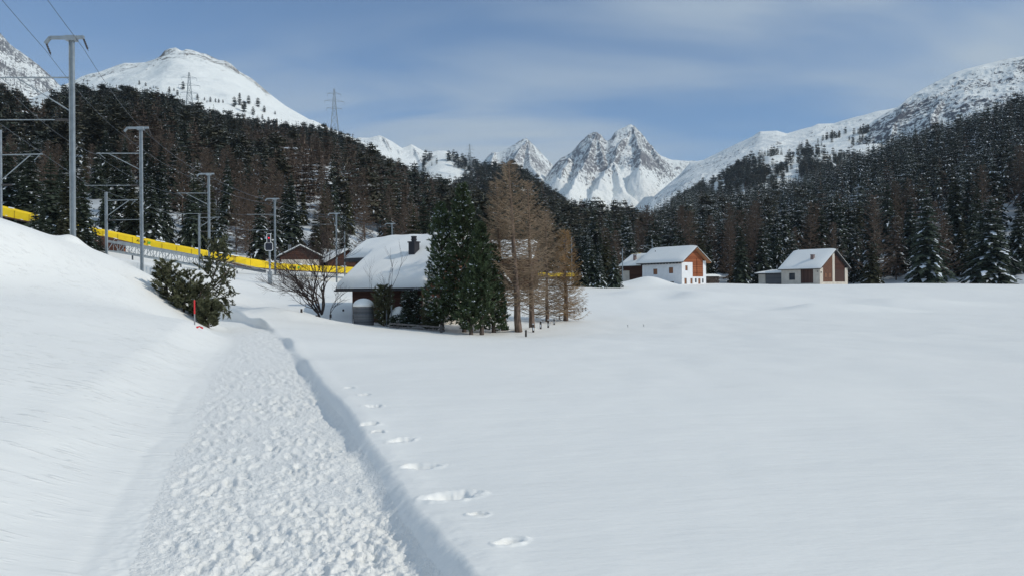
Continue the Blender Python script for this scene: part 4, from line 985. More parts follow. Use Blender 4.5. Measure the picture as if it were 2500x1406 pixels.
# snow-loaded spruces in front of the chalet wall
def small_spruce(u, v, d, top, R, seed, snow, label, m=M_SPR):
    g = gp(u, v, d); H = (v - top) * d / FPX; r = empty('spruce_tree', g, 0, label, 'tree')
    V, F, M = tuft_pine(H, R, seed, 85, 13, .15, snow, .03, 'round', (0, 0), .2)
    link('crown', mesh_np('crown', V, F, [m, M_TSNOW, M_BARKD], M), r); link('trunk', trunk_mesh(H * .9, .05, M_BARK, seed=seed), r)
small_spruce(936, 786, 46.8, 692, .55, 401, .07, 'bushy green conifer with snow dabs before the dark chalet wall', M_PINEO)
small_spruce(1003, 790, 46.4, 706, .55, 402, .14, 'snow-covered dark conifer near the chalet corner', M_SPR)
small_spruce(972, 790, 46.0, 768, .35, 403, .2, 'low snowy conifer shrub between the two chalet conifers', M_SPR)
small_spruce(1052, 796, 45.9, 742, .5, 404, .1, 'low pine sprawling in front of the chalet window', M_PINEO)

# ------------------------------------------------------------------ houses
def snow_slab(pts, th, parent, name='snow_cover', bulge=.12, n=14, mm=14, lip=.08):
    """rounded snow blanket over a roof plane; pts = 4 corners eaveL, eaveR, ridgeR, ridgeL in local space"""
    A, B, C, D = [Vector(p) for p in pts]; nrm = (B - A).cross(D - A).normalized()
    if nrm.z < 0: nrm = -nrm
    vs = []; rn = random.Random(2)
    for j in range(mm + 1):
        t = j / mm
        for i in range(n + 1):
            s = i / n; p = A.lerp(B, s).lerp(D.lerp(C, s), t)
            e = min(1, min(s, 1 - s) * n / 1.6) ** .5 * min(1, t * mm / 1.8) ** .45
            vs.append(p + nrm * .015 + Vector((0, 0, 1)) * (th * (.25 + .75 * e) + .05 * th * math.sin(s * 9 + t * 5)) )
    k = n + 1
    # skirt down to the roof
    fs = [(j * k + i, j * k + i + 1, (j + 1) * k + i + 1, (j + 1) * k + i) for j in range(mm) for i in range(n)]
    m = MB(); m.add(vs, fs)
    rim = [(0, i) for i in range(n + 1)] + [(j, n) for j in range(1, mm + 1)] + [(mm, i) for i in range(n - 1, -1, -1)] + [(j, 0) for j in range(mm - 1, 0, -1)]
    rv = [vs[j * k + i] for j, i in rim]; low = []
    for (j, i) in rim:
        s, t = i / n, j / mm; low.append(A.lerp(B, s).lerp(D.lerp(C, s), t) + nrm * .012)
    q = len(rv); b0 = len(m.v); m.add(rv + low, [(a, (a + 1) % q, q + (a + 1) % q, q + a) for a in range(q)])
    m.add([low[z_] for z_ in (0, n, n + mm, 2 * n + mm)], [(0, 1, 2, 3)])
    return m.build(name, M_SNOW, parent, smooth=True)

def wall_panel(m, x0, x1, z0, z1, y, holes, th=.22, mi=0):
    """wall in the x-z plane at y (outer face), holes = (hx0,hx1,hz0,hz1)"""
    xs = sorted({x0, x1, *[h[0] for h in holes], *[h[1] for h in holes]}); zs = sorted({z0, z1, *[h[2] for h in holes], *[h[3] for h in holes]})
    for i in range(len(xs) - 1):
        for j in range(len(zs) - 1):
            cx, cz_ = (xs[i] + xs[i+1]) / 2, (zs[j] + zs[j+1]) / 2
            if any(h[0] < cx < h[1] and h[2] < cz_ < h[3] for h in holes): continue
            m.box(xs[i], xs[i+1], y, y + th, zs[j], zs[j+1], mi)

def window(parent, x, z, w_, h_, face, shut=True, M=None, glass=False, frame_m=None, name='window'):
    """face: 'front' means wall in local x-z plane looking to -y at y=face[1]; 'gable' looks to +x"""
    kind, off = face
    def T(a, b, c): return Vector((a, off + b, c)) if kind == 'front' else Vector((off - b, a, c))
    def bx(m, a0, a1, b0, b1, c0, c1, mi=0):
        vs = [T(a0,b0,c0),T(a1,b0,c0),T(a1,b1,c0),T(a0,b1,c0),T(a0,b0,c1),T(a1,b0,c1),T(a1,b1,c1),T(a0,b1,c1)]
        m.add(vs, [(0,3,2,1),(4,5,6,7),(0,1,5,4),(1,2,6,5),(2,3,7,6),(3,0,4,7)] if kind == 'front' else [(0,1,2,3),(7,6,5,4),(4,5,1,0),(5,6,2,1),(6,7,3,2),(7,4,0,3)], mi)
    f = MB(); t = .05
    bx(f, x, x + w_, .05, .12, z, z + t); bx(f, x, x + w_, .05, .12, z + h_ - t, z + h_); bx(f, x, x + t, .051, .119, z + t, z + h_ - t); bx(f, x + w_ - t, x + w_, .051, .119, z + t, z + h_ - t)
    fr = f.build(name, frame_m or M_FASCIA, parent)
    if shut:
        s = MB(); bx(s, x + t, x + w_ / 2 - .008, .06, .10, z + t, z + h_ - t); bx(s, x + w_ / 2 + .008, x + w_ - t, .06, .10, z + t, z + h_ - t)
        s.build('shutter', M_SHUT, fr)
    else:
        g = MB(); bx(g, x + t, x + w_ - t, .08, .10, z + t, z + h_ - t); g.build('pane', M_GLASS if glass else M_DARKIN, fr)
    return fr

def roof_planes(parent, L0, L1, hw, ze, zr, ov, ovg, th=.16, m=M_FASCIA, snow=.35, soff=None, snow_sides=(0, 1), name='roof', xs=None):
    """saddle roof, ridge along local x from L0 to L1 at y=hw (mid of 0..2hw)"""
    r = MB(); sl = (zr - ze) / hw; x0, x1 = L0 - ovg, L1 + ovg
    for sg in (0, 1):
        ye = -ov if sg == 0 else 2 * hw + ov; zE = ze - ov * sl
        q = [(x0, ye, zE), (x1, ye, zE), (x1, hw, zr), (x0, hw, zr)]
        if sg: q = [q[1], q[0], q[3], q[2]]
        r.prism([Vector(a) for a in q], (0, 0, 0), (0, 0, th))
    rf = r.build(name, m, parent)
    for sg in snow_sides:
        ye = -ov if sg == 0 else 2 * hw + ov; zE = ze - ov * sl + th
        q = [(x0 + .02, ye + (.02 if sg == 0 else -.02), zE), (x1 - .02, ye + (.02 if sg == 0 else -.02), zE), (x1 - .02, hw, zr + th), (x0 + .02, hw, zr + th)]
        if sg: q = [q[1], q[0], q[3], q[2]]
        snow_slab(q, snow, rf)
    if soff:
        s = MB()
        for sg in (0, 1):
            ye = -ov + .05 if sg == 0 else 2 * hw + ov - .05; zE = ze - (ov - .05) * sl - .012
            q = [(L1 - .3, ye, zE), (x1 - .06, ye, zE), (x1 - .06, hw, zr - .012), (L1 - .3, hw, zr - .012)]
            if sg: q = [q[1], q[0], q[3], q[2]]
            s.prism([Vector(a) for a in q], (0, 0, 0), (0, 0, -.04))
        s.build('soffit', soff, rf)
    return rf

def gable_tri(m, x, hw, z0, ze, zr, mi=0, th=.22, y0=0.0):
    """pentagon/triangle wall piece at x (outer face) between y0 and 2hw-y0"""
    m.prism([Vector((x, y0, z0)), Vector((x, 2*hw - y0, z0)), Vector((x, 2*hw - y0, ze)), Vector((x, hw, zr)), Vector((x, y0, ze))], (0, 0, 0), (-th, 0, 0), mi)

# --- white farmhouse: local x runs along the long wall towards the near right corner, local -y faces the viewer's left
def house_frame(name, corner, axis_dir, label):
    """origin at near right corner's ground; local +x = along long wall toward the gable, local -y outward of long wall"""
    rz = math.atan2(axis_dir[1], axis_dir[0])
    return empty(name, corner, rz, label, 'house')

def white_farmhouse():
    c = P(1665, 698, 150); c.z = gz(c.x, c.y) - .05
    h = house_frame('farmhouse', c, (.6, -.8), 'white plastered farmhouse with red-brown log gable and snowy roof')
    L = 10.6; hw = 3.7; ze = 4.75; zr = 7.35
    holes = [(-7.55, -6.45, 2.1, 3.25), (-3.35, -2.25, 2.25, 3.45), (-3.1, -2.1, .05, .62)]
    m = MB(); wall_panel(m, -L, 0, -1.2, ze, 0, holes); m.box(-L, 0, 2*hw - .22, 2*hw, -1.2, ze); m.box(-L, -L + .22, .22, 2*hw - .22, -1.2, ze)
    # gable wall: plaster left strip, plaster base, right strip; timber panel between
    gh = [(.42 + a, .42 + a + b, z0, z1) for a, b, z0, z1 in ()]
    m.build('wall', M_PLASTER, h)
    g = MB()
    def gbox(m_, y0, y1, z0, z1, x=-.22, x1=0.0): m_.box(x, x1, y0, y1, z0, z1)
    # openings along the base
    ops = [(.75, 1.45, .08, 1.25), (2.55, 3.2, .12, 1.22), (3.95, 4.45, .35, 1.2), (4.95, 5.65, .08, 1.2), (6.15, 6.6, .3, 1.15)]
    ys = [.221] + [q for o in ops for q in o[:2]] + [2*hw - .221]
    for k in range(0, len(ys), 2): gbox(g, ys[k], ys[k+1], -1.2, 1.55)
    for (a, b_, z0, z1) in ops: gbox(g, a, b_, -1.2, z0); gbox(g, a, b_, z1, 1.55)
    gbox(g, .221, 1.05, 1.55, ze - .35); gbox(g, 1.75, 3.25, 1.55, ze - .35); gbox(g, 1.05, 1.75, 1.55, 2.75); gbox(g, 1.05, 1.75, 3.75, ze - .35)
    gbox(g, 6.5, 2*hw - .221, 1.55, ze)
    g.build('wall', M_PLASTER, h)
    t = MB(); t.box(-.20, -.03, 3.25, 6.5, 1.55, ze - .35)
    t.prism([Vector((-.03, .05, ze - .35)), Vector((-.03, 6.5, ze - .35)), Vector((-.03, 6.5, ze + .3)), Vector((-.03, hw + .02, zr - .1)), Vector((-.03, .05, ze - .12))], (0, 0, 0), (-.17, 0, 0))
    t.build('timber_gable', M_WOODR, h)
    # log ends standing proud on the timber gable
    le = MB()
    for k in range(14): le.box(-.03, .09, 4.55, 4.75, 1.7 + k * .26, 1.82 + k * .26)
    le.build('log_ends', M_WOODR, h)
    for (x, z, w_, h_) in ((-7.55, 2.1, 1.1, 1.15), (-3.35, 2.25, 1.1, 1.2)): window(h, x, z, w_, h_, ('front', 0))
    window(h, -3.1, .05, 1.0, .57, ('front', 0), shut=False, name='cellar_window')
    window(h, 1.05, 2.75, .7, 1.0, ('gable', 0)); window(h, .75, .08, .7, 1.17, ('gable', 0), name='door'); window(h, 2.55, .12, .65, 1.1, ('gable', 0), name='door')
    window(h, 3.95, .35, .5, .85, ('gable', 0), shut=False, glass=True); window(h, 4.95, .08, .7, 1.12, ('gable', 0), name='door', frame_m=M_SHUT); window(h, 6.15, .3, .45, .85, ('gable', 0), shut=False, glass=True)
    rf = roof_planes(h, -L - .1, 0, hw, ze + .05, zr, .75, .9, soff=M_WOODL, snow=.34)
    p = MB()
    for (y, z) in ((-.3, ze - .2), (hw, zr - .2), (2*hw + .3, ze - .2)): p.box(-1.2, .85, y - .1, y + .1, z - .14, z + .10)
    p.build('purlin', M_WOODL, rf)
    rt = MB()
    for k in range(13): x = -L + .3 + k * .84; rt.prism([Vector((x, -.68, ze - .62)), Vector((x, 0, ze - .62)), Vector((x, 0, ze - .14)), Vector((x, -.68, ze - .50))], (0, 0, 0), (.14, 0, 0))
    rt.build('rafter_ends', M_FASCIA, rf)
    v = MB(); v.cyl((-9.1, 2.4), .09, 6.3, 7.1, 8); v.build('vent_pipe', M_CHIMM, rf)
    # lower timber wing on the left
    w1 = MB(); w1.box(-L - 6.4, -L - .02, .9, 1.1, 1.15, 4.2); w1.box(-L - 6.4, -L - 6.2, 1.1, 6.3, -1, 4.2); w1.build('timber_wall', M_WOODD, h)
    w2 = MB(); w2.box(-L - 6.5, -L - 4.6, .84, .9, -1.2, 3.1); w2.box(-L - 4.6, -L - .02, .84, 1.1, -1.2, 1.12); w2.build('wall', M_CREAM, h)
    sub = empty('wing_roof', (-L - 6.6, .3, 0), 0); sub.parent = h
    wr = MB(); q = [Vector((-.3, -.55, 3.95)), Vector((6.45, -.55, 3.95)), Vector((6.45, 3.4, 6.35)), Vector((-.3, 3.4, 6.35))]
    wr.prism(q, (0, 0, 0), (0, 0, .14)); q2 = [Vector((-.3, 3.4, 6.35)), Vector((6.45, 3.4, 6.35)), Vector((6.45, 6.8, 4.4)), Vector((-.3, 6.8, 4.4))]; wr.prism(q2, (0, 0, 0), (0, 0, .14))
    o = wr.build('roof', M_FASCIA, h, (-L - 6.6, .3, 0)); bpy.data.objects.remove(sub)
    snow_slab([a + Vector((0, 0, .14)) for a in q], .32, o)
    ch = MB(); ch.box(3.0, 3.5, .75, 1.25, 4.6, 6.3); ch.box(2.92, 3.58, .67, 1.33, 6.5, 6.58)
    for a, b_ in ((3.0, .75), (3.4, .75), (3.0, 1.15), (3.4, 1.15)): ch.box(a, a + .1, b_, b_ + .1, 6.3, 6.5)
    ch.build('chimney', M_CHIM, o)
    tag_ = MB(); tag_.prism([Vector((2.0, .9, 6.66)), Vector((4.6, .8, 6.64)), Vector((4.5, 1.1, 6.8)), Vector((3.4, 1.1, 6.72))], (0, 0, 0), (0, .5, 0)); tag_.build('chimney_cover', mat('straw_yellow', (.45, .36, .12), .8), o)
white_farmhouse()

def cream_farmhouse():
    c = P(2002, 699, 160); c.z = gz(c.x, c.y) - .35
    h = house_frame('farmhouse', c, (.6, -.8), 'cream farmhouse with dark barn opening and brick chimney')
    L = 9.2; hw = 5.5; ze = 4.0; zr = 7.75
    holes = [(-7.3, -5.85, 1.5, 3.0), (-4.5, -1.55, .75, 3.75)]
    m = MB(); wall_panel(m, -L, 0, -1.2, ze, 0, holes); m.box(-L, 0, 2*hw - .22, 2*hw, -1.2, ze); m.box(-L, -L + .22, .22, 2*hw - .22, -1.2, ze + .01)
    # gable: base, pillars
    m.box(-.22, 0, .221, 1.2, -1.2, ze); m.box(-.22, 0, 1.2, 2*hw - .221, -1.2, 1.0); m.box(-.221, .01, 4.9, 5.75, 1.0, zr - .35); m.box(-.22, 0, 9.9, 2*hw - .221, 1.0, ze)
    m.build('wall', M_CREAM, h)
    t = MB(); t.prism([Vector((-.05, 1.2, 1.0)), Vector((-.05, 4.9, 1.0)), Vector((-.05, 4.9, zr - .6)), Vector((-.05, 1.2, ze + .65))], (0, 0, 0), (-.15, 0, 0)); t.build('timber_gable', mat('brown_logs', (.13, .062, .04), .85, var=.4, vscale=2.5, stretch=(1, 1, 5), bump=.4, bscale=6), h, None)
    t2 = MB(); t2.prism([Vector((-.06, 5.75, 3.6)), Vector((-.06, 9.9, 3.6)), Vector((-.06, 9.9, ze + .55)), Vector((-.06, 5.75, zr - .4))], (0, 0, 0), (-.15, 0, 0)); t2.build('timber_gable', M_WOODD, h)
    t3 = MB(); t3.box(-.20, -.10, 5.75, 9.9, 1.0, 3.6); t3.build('barn_door', M_WOODV, h)
    bd = MB(); bd.box(-4.5, -1.55, .10, .2, .75, 3.75); bd.build('barn_opening', M_WOODV, h)
    window(h, -7.3, 1.5, 1.45, 1.5, ('front', 0), shut=False, glass=True)
    for y in (2.0, 3.6): window(h, y, 1.9, .7, 1.0, ('gable', .02))
    for (y, w_) in ((1.6, .35), (3.0, .7), (6.6, .6), (8.6, .55)): window(h, y, -.1 if w_ > .6 else .1, w_, .85 if w_ > .6 else .6, ('gable', .03), shut=False, name='cellar_window' if w_ < .7 else 'door')
    rf = roof_planes(h, -L, 0, hw, ze + .05, zr, .55, .55, snow=.30)
    x, y = -3.3, 1.9; zz_ = ze + (zr - ze) * y / hw
    ch = MB(); ch.box(x, x + .62, y, y + .62, zz_ - .3, zz_ + 1.5); ch.box(x - .07, x + .69, y - .07, y + .69, zz_ + 1.5, zz_ + 1.62); ch.build('chimney', M_CHIM, rf)
    # lamps on the wall corner
    lm = MB(); lm.box(-.55, -.4, -.18, 0, 3.1, 3.3); lm.box(0, .2, .3, .45, 2.9, 3.15); lm.build('wall_lamp', M_CHIMM, h)
    # flat-roofed garage wing
    g = MB(); g.box(-L - 7.0, -L - 5.2, 1.6, 1.85, -1, 2.9); g.build('wall', M_CREAM, h)
    g2 = MB(); g2.box(-L - 5.2, -L - .02, 1.7, 1.85, -1, 2.9); g2.box(-L - 7.0, -L - 6.8, 1.85, 7, -1, 2.9); g2.build('garage_wall', M_GREYB, h)
    g3 = MB(); g3.prism([Vector((-L - 7.6, .9, 2.9)), Vector((-L - .02, .9, 2.9)), Vector((-L - .02, 6, 3.45)), Vector((-L - 7.6, 6, 3.45))], (0, 0, 0), (0, 0, .22)); go = g3.build('garage_roof', M_FASCIA, h)
    snow_slab([(-L - 7.6, .9, 3.12), (-L - .02, .9, 3.12), (-L - .02, 6, 3.67), (-L - 7.6, 6, 3.67)], .28, go)
cream_farmhouse()

def near_chalet():
    c = P(1028, 792, 48.0); zg = c.z - .15
    c.z = zg
    h = house_frame('chalet', c, (.83, -.56), 'nearest dark timber chalet under a thick snow roof')
    L = 6.1; hw = 4.3; ze = 2.75; zr = 5.75
    m = MB(); m.box(-L, -.001, 0, .2, -1, ze + .3); m.box(-L, -L + .2, .2, 2*hw, -1, ze + .1); m.box(-L, 0, 2*hw - .2, 2*hw, -1, ze)
    m.build('timber_wall', M_WOODD, h)
    g = MB(); g.box(-.2, 0, .2, 2*hw - .2, -1, 1.85); g.build('wall', M_CREAM, h)
    t = MB(); gable_tri(t, .02, hw, 1.85, ze + .1, zr - .1, th=.2, y0=.02); t.build('timber_gable', mat('brown_weathered_boards', (.20, .095, .06), .85, var=.35, vscale=4, stretch=(1, 1, 7)), h)
    cp_ = MB(); cp_.box(-.04, .05, -.05, .04, -1, ze + .3); cp_.build('corner_post', M_WOODD, h)
    window(h, .95, .35, 1.0, 1.25, ('gable', .0)); window(h, 3.2, -.3, 1.0, 1.0, ('gable', .0)); window(h, 5.6, .35, 1.0, 1.25, ('gable', 0))
    # roof: front part reaching low, back left part stopping higher over the car port
    sl = (zr - ze) / hw; ov = .62; x0, x1, xb = -L - .95, .85, -L - 3.25
    r = MB(); th = .2
    zE = ze - ov * sl; yk = 2.35; zk = ze + yk * sl
    def pl(a, b, ya, yb): return [Vector((a, ya, ze + ya * sl)), Vector((b, ya, ze + ya * sl)), Vector((b, yb, ze + yb * sl)), Vector((a, yb, ze + yb * sl))]
    q1 = pl(x0, x1, -ov, hw); q2 = pl(xb, x0 - .01, yk, hw)
    r.prism(q1, (0, 0, 0), (0, 0, th)); r.prism(q2, (0, 0, 0), (0, 0, th))
    q3 = [Vector((xb, hw, zr)), Vector((x1, hw, zr)), Vector((x1, 2*hw + ov, ze - ov * sl)), Vector((xb, 2*hw + ov, ze - ov * sl))]
    r.prism(q3, (0, 0, 0), (0, 0, th)); rf = r.build('roof', M_FASCIA, h)
    # one thick rounded blanket of snow
    s = MB(); nx, ny = 90, 70; vs = []; ids = {}; th_s = .52
    X = np.linspace(xb, x1, nx); Y = np.linspace(-ov - .06, 2 * hw + ov, ny)
    def inside(x, y): return x >= x0 - .001 or y >= yk
    def dist(x, y):
        dl = (x - x0) if y < yk - .01 else (x - xb)
        dl2 = dl
        if y < yk + .8 and x < x0 + .0: dl2 = min(x - xb, (y - yk))
        dd = min(x1 - x, y + ov + .06, 2 * hw + ov - y)
        if x < x0: dd = min(dd, y - yk, x - xb)
        elif y < yk: dd = min(dd, x - x0)
        else: dd = min(dd, max(x - xb, 0), math.hypot(max(0, x - x0), y - yk) if x < x0 + .8 else 9)
        return max(0, dd)
    for j, y in enumerate(Y):
        for i, x in enumerate(X):
            if not inside(x, y): continue
            zt = ze + (y if y < hw else 2 * hw - y) * sl
            rid = .30 * math.exp(-((y - hw) / 1.3) ** 2); e = min(1, dist(x, y) / .42) ** .5
            le = .12 * math.exp(-((x - xb) / 1.4) ** 2)
            zt += th + .012 + th_s * (.12 + .88 * e) - rid * .55 - le * 1.2 + .03 * math.sin(x * 1.3 + y * .7) + .02 * math.sin(x * 3.1 - y * 2.3)
            ids[(i, j)] = len(vs); vs.append((x, y, zt))
    fs = [(ids[(i, j)], ids[(i+1, j)], ids[(i+1, j+1)], ids[(i, j+1)]) for j in range(ny-1) for i in range(nx-1) if all(k in ids for k in ((i, j), (i+1, j), (i+1, j+1), (i, j+1)))]
    from collections import Counter
    ec = Counter(); 
    for f in fs:
        for a, b_ in zip(f, f[1:] + f[:1]): ec[(min(a, b_), max(a, b_))] += 1
    bv = {}; sk = []
    def lowv(k):
        if k not in bv:
            x, y, z_ = vs[k]; zt = ze + (y if y < hw else 2 * hw - y) * sl + th + .004; bv[k] = len(vs); vs.append((x, y, zt))
        return bv[k]
    for f in list(fs):
        for a, b_ in zip(f, f[1:] + f[:1]):
            if ec[(min(a, b_), max(a, b_))] == 1: sk.append((b_, a, lowv(a), lowv(b_)))
    s.add(vs, fs + sk); so = s.build('snow_cover', M_SNOW, rf, smooth=True)
    # chimney
    x, y = -2.55, 1.75; zc = ze + y * sl + .5
    ch = MB(); ch.box(x, x + .52, y, y + .52, zc - .4, zc + 1.02); ch.box(x - .05, x + .57, y - .05, y + .57, zc + 1.02, zc + 1.10)
    for k in range(4): ch.cyl((x + .26, y + .26), .17 if k % 2 == 0 else .20, zc + 1.10 + k * .09, zc + 1.19 + k * .09, 14)
    ch.build('chimney', M_CHIMM, rf)
    # car port post and beam at back left
    p = MB(); p.box(xb + .9, xb + 1.08, yk + .3, yk + .48, -1, zk + .1); p.box(xb + .2, x0, yk + .28, yk + .46, zk - .05, zk + .12); p.build('carport_post', M_WOODD, h)
    gu = MB(); gu.tube([(x0, -ov - .1, zE + .02), (x1, -ov - .1, zE + .02)], .06, 8); gu.tube([(x1 - 1.0, -ov - .08, zE), (x1 - 1.0, -.1, zE - .5), (x1 - .95, -.1, -.8)], .04, 8); gu.build('gutter', M_FASCIA, rf)
near_chalet()

def simple_house(name, u, v, d, rz, L, hw, ze, zr, label, front, gmat, ov=.6, snow=.25, wins=(), chim=None, base=M_CREAM, gbase=1.6):
    c = gp(u, v, d); p = P(u, v, d); c.z = min(c.z, p.z) - .1
    h = empty(name, c, rz, label, 'house')
    m = MB(); m.box(-L, 0, 0, .2, -2, ze); m.box(-L, 0, 2*hw - .2, 2*hw, -2, ze); m.box(-L, -L + .2, .2, 2*hw - .2, -2, ze); m.build('wall', front, h)
    g = MB(); g.box(-.2, 0, .201, 2*hw - .201, -2, gbase); g.build('wall', base, h)
    t = MB(); gable_tri(t, .03, hw, gbase, ze, zr - .08, th=.2, y0=.02); t.build('timber_gable', gmat, h)
    for (y, z, w_, h_) in wins: window(h, y, z, w_, h_, ('gable', .04), shut=False, glass=True)
    rf = roof_planes(h, -L, 0, hw, ze, zr, ov, ov, snow=snow)
    if chim:
        x, y = chim; z = ze + (zr - ze) * y / hw; ch = MB(); ch.box(x, x + .5, y, y + .5, z - .2, z + 1.3); ch.box(x - .05, x + .55, y - .05, y + .55, z + 1.3, z + 1.38); ch.build('chimney', M_STEELD, rf)
    return h
# small chalet behind the gallery: gable towards the viewer
simple_house('chalet', 684, 652, 128, math.radians(-72), 7.5, 3.3, 1.9, 3.6, 'small brown chalet with cream wall behind the yellow gallery, right of the signal', M_WOODD, M_WOODD, wins=((.7, .45, .5, .65), (1.6, .45, .5, .65), (2.5, .45, .5, .65)), chim=(-3.2, 1.4), gbase=1.35)
simple_house('chalet', 800, 660, 132, math.radians(-60), 10, 3.6, 1.6, 3.6, 'low snowy-roofed shed behind the leafless tree', M_WOODD, M_WOODD, gbase=.2, base=M_WOODD)
simple_house('hut', 232, 566, 104, math.radians(-50), 4.0, 1.9, 1.4, 2.5, 'dark red hut half hidden by spruces above the gallery start', M_WOODR, M_WOODD, gbase=.2, base=M_WOODD, snow=.15)
simple_house('station_building', 1296, 690, 112, math.radians(-12), 9.0, 3.0, 4.9, 7.0, 'snowy-roofed building seen through the bare larches', M_WOODD, M_WOODD, gbase=.2, base=M_WOODD, snow=.5)
# ------------------------------------------------------------------ railway masts
def mast(u, vt, vb, d, label, group, side=-1, head=True, arms=(), w=.26, depth_in=0.25):
    b = P(u, vb, d); t = P(u, vt, d); H = t.z - b.z
    r = empty('catenary_mast', b, 0, label, 'mast', group)
    lean = (t.x - b.x) / H * .4
    p = MB(); z0 = min(-1.4, gz(b.x, b.y) - b.z - .5)
    for sx in (-1, 1):   # H section: two flanges and a web
        x = sx * w / 2; p.prism([Vector((x - .012, -w*.45, z0)), Vector((x + .012, -w*.45, z0)), Vector((x + .012, w*.45, z0)), Vector((x - .012, w*.45, z0))], (0, 0, z0), (lean * H, 0, H))
    p.prism([Vector((-w/2 + .013, -.012, z0)), Vector((w/2 - .013, -.012, z0)), Vector((w/2 - .013, .012, z0)), Vector((-w/2 + .013, .012, z0))], (0, 0, z0), (lean * H, 0, H))
    p.build('pole', M_STEEL, r)
    if head:
        k = MB(); X = lean * H; zt = H - .08
        k.box(X - .22, X + .22, -.16, .16, zt - .16, zt + .06); k.bar((X - .95, 0, zt), (X + .55, 0, zt + .0), .12, .14); k.bar((X - .95, 0, zt + .02), (X - 1.18, 0, zt - .26), .12, .12)
        cb = k.build('crossbeam', M_STEEL, r)
        i_ = MB()
        for (a, z_) in ((X - 1.15, zt - .3), (X + .52, zt - .1)):
            for q in range(5): i_.tube([(a + .035 * q + .03, .0, z_ - .09 * q), (a + .035 * q + .05, .0, z_ - .09 * q - .05)], [.05, .04], 8)
            i_.tube([(a, 0, z_ + .05), (a + .22, 0, z_ - .5)], .015, 5)
        i_.build('insulator', M_INS, cb)
    for (v0, ln, brace, kind) in arms:
        z = P(u, v0, d).z - b.z; x = lean * z; a = MB()
        e = (x + side * ln, 0, z + .03)
        a.tube([(x, 0, z), e], .035 if kind == 'main' else .022, 6)
        if brace:
            zb = z - ln * brace; a.tube([(x + side * .1, 0, zb), (x + side * ln * .72, 0, z)], .03, 6); a.tube([(x + side * ln * .93, 0, z), (x + side * ln * .80, 0, z - .35)], .02, 5)
        ao = a.build('cantilever_arm', M_STEEL, r)
        if kind == 'low':
            q = MB(); q.tube([(x + side * .12, 0, z), (x + side * .75, 0, z)], .05, 8); q.build('insulator', M_INS, ao)
    zg_ = gz(b.x, b.y) - b.z
    f = MB(); f.box(-.26, .26, -.25, .25, min(zg_, 0) - 1.0, min(zg_, 0) + .12); f.build('footing', M_CONC, r)
    return b, H
G1 = 'tall catenary masts on the near side of the railway'; G2 = 'shorter catenary masts on the far side of the railway'
row1 = [(178, 88, 600, 34, 'nearest and tallest grey catenary mast with crossbeam, left of the photo', [(190, 3.4, .44, 'main'), (293, 3.3, 0, 'low')]),
        (346, 310, 636, 54, 'second tall catenary mast, passing before the lettering on the gallery', [(375, 3.2, .36, 'main'), (453, 4.0, 0, 'low')]),
        (511, 423, 660, 76, 'third tall catenary mast, behind the leaning mountain pine', [(472, 3.2, .36, 'main'), (522, 4.2, 0, 'low')]),
        (672, 484, 672, 93, 'fourth tall catenary mast beside the railway signal', [(524, 3.4, 0, 'main'), (562, 3.0, 0, 'low')]),
        (822, 520, 690, 108, 'fifth tall catenary mast, rising behind the leafless tree', [(548, 3.2, 0, 'low')]),
        (958, 545, 690, 124, 'sixth tall catenary mast, peeping over the big snowy roof', [])]
heads = []
for u, vt, vb, d, lab, arms in row1:
    b, H = mast(u, vt, vb, d, lab, G1, -1, True, arms, w=.17); heads.append((b, H, d))
row2 = [(1, 318, 560, 46, 'catenary mast cut by the left photo edge', [(379, 2.6, .58, 'main'), (452, .9, 0, 'low')]),
        (260, 470, 622, 60, 'short catenary mast between the first and second tall masts', [(490, 2.5, .48, 'main'), (538, 2.8, 0, 'low')]),
        (487, 525, 662, 78, 'short catenary mast just left of the third tall mast', [(532, 2.2, .42, 'main'), (566, 2.0, 0, 'low')]),
        (842, 565, 690, 113, 'short catenary mast behind the roof, right of the fifth tall mast', [])]
for u, vt, vb, d, lab, arms in row2: mast(u, vt, vb, d, lab, G2, 1, False, arms, w=.15)
# thin poles to the right, beyond the larches
for (u, vt, vb, d, lab, sd_, arms) in ((1380, 585, 700, 120, 'left one of two slender pale poles inside the golden larch', 1, []), (1396, 580, 668, 126, 'right one of two slender pale poles at the golden larch', 1, []),
                             (1520, 608, 690, 150, 'thin catenary mast left of the white farmhouse', 1, [(612, 2.6, 0, 'low')]), (1593, 585, 690, 170, 'thin catenary mast rising behind the white farmhouse roof', -1, [(600, 2.6, .4, 'main')])):
    mast(u, vt, vb, d, lab, 'slender masts at the far end of the railway', sd_, False, arms, w=.15)

def wire(a, b, sag, r, name, label, cat, m=M_WIRE, n=24, group=None):
    a, b = Vector(a), Vector(b); pts = []
    for k in range(n + 1):
        t = k / n; p = a.lerp(b, t); p.z -= sag * 4 * t * (1 - t); pts.append(p)
    o = MB(); o.tube(pts, r, 4); return tag(o.build(name, m), label, cat, group)
# feeder wires: from the mast behind the viewer's left shoulder down the row
def hp(k, side):
    b, H, d = heads[k]; return b + Vector((-1.15 if side < 0 else .55, 0, H - (.62 if side < 0 else .55)))
wire(P(-560, -690, 16), hp(0, -1), .12, .013, 'feeder_wire', 'left one of the two overhead wires running into the nearest mast head', 'wire')
wire(P(-330, -640, 16), hp(0, 1), .12, .013, 'feeder_wire', 'right one of the two overhead wires running into the nearest mast head', 'wire')
ORD = ('first', 'second', 'third', 'fourth', 'fifth', 'sixth')
for k in range(5):
    for s_ in (-1, 1):
        wire(hp(k, s_), hp(k + 1, s_), .35, .012 + .002 * k, 'feeder_wire', '%s overhead wire between the %s and %s tall masts' % ('left' if s_ < 0 else 'right', ORD[k], ORD[k + 1]), 'wire')
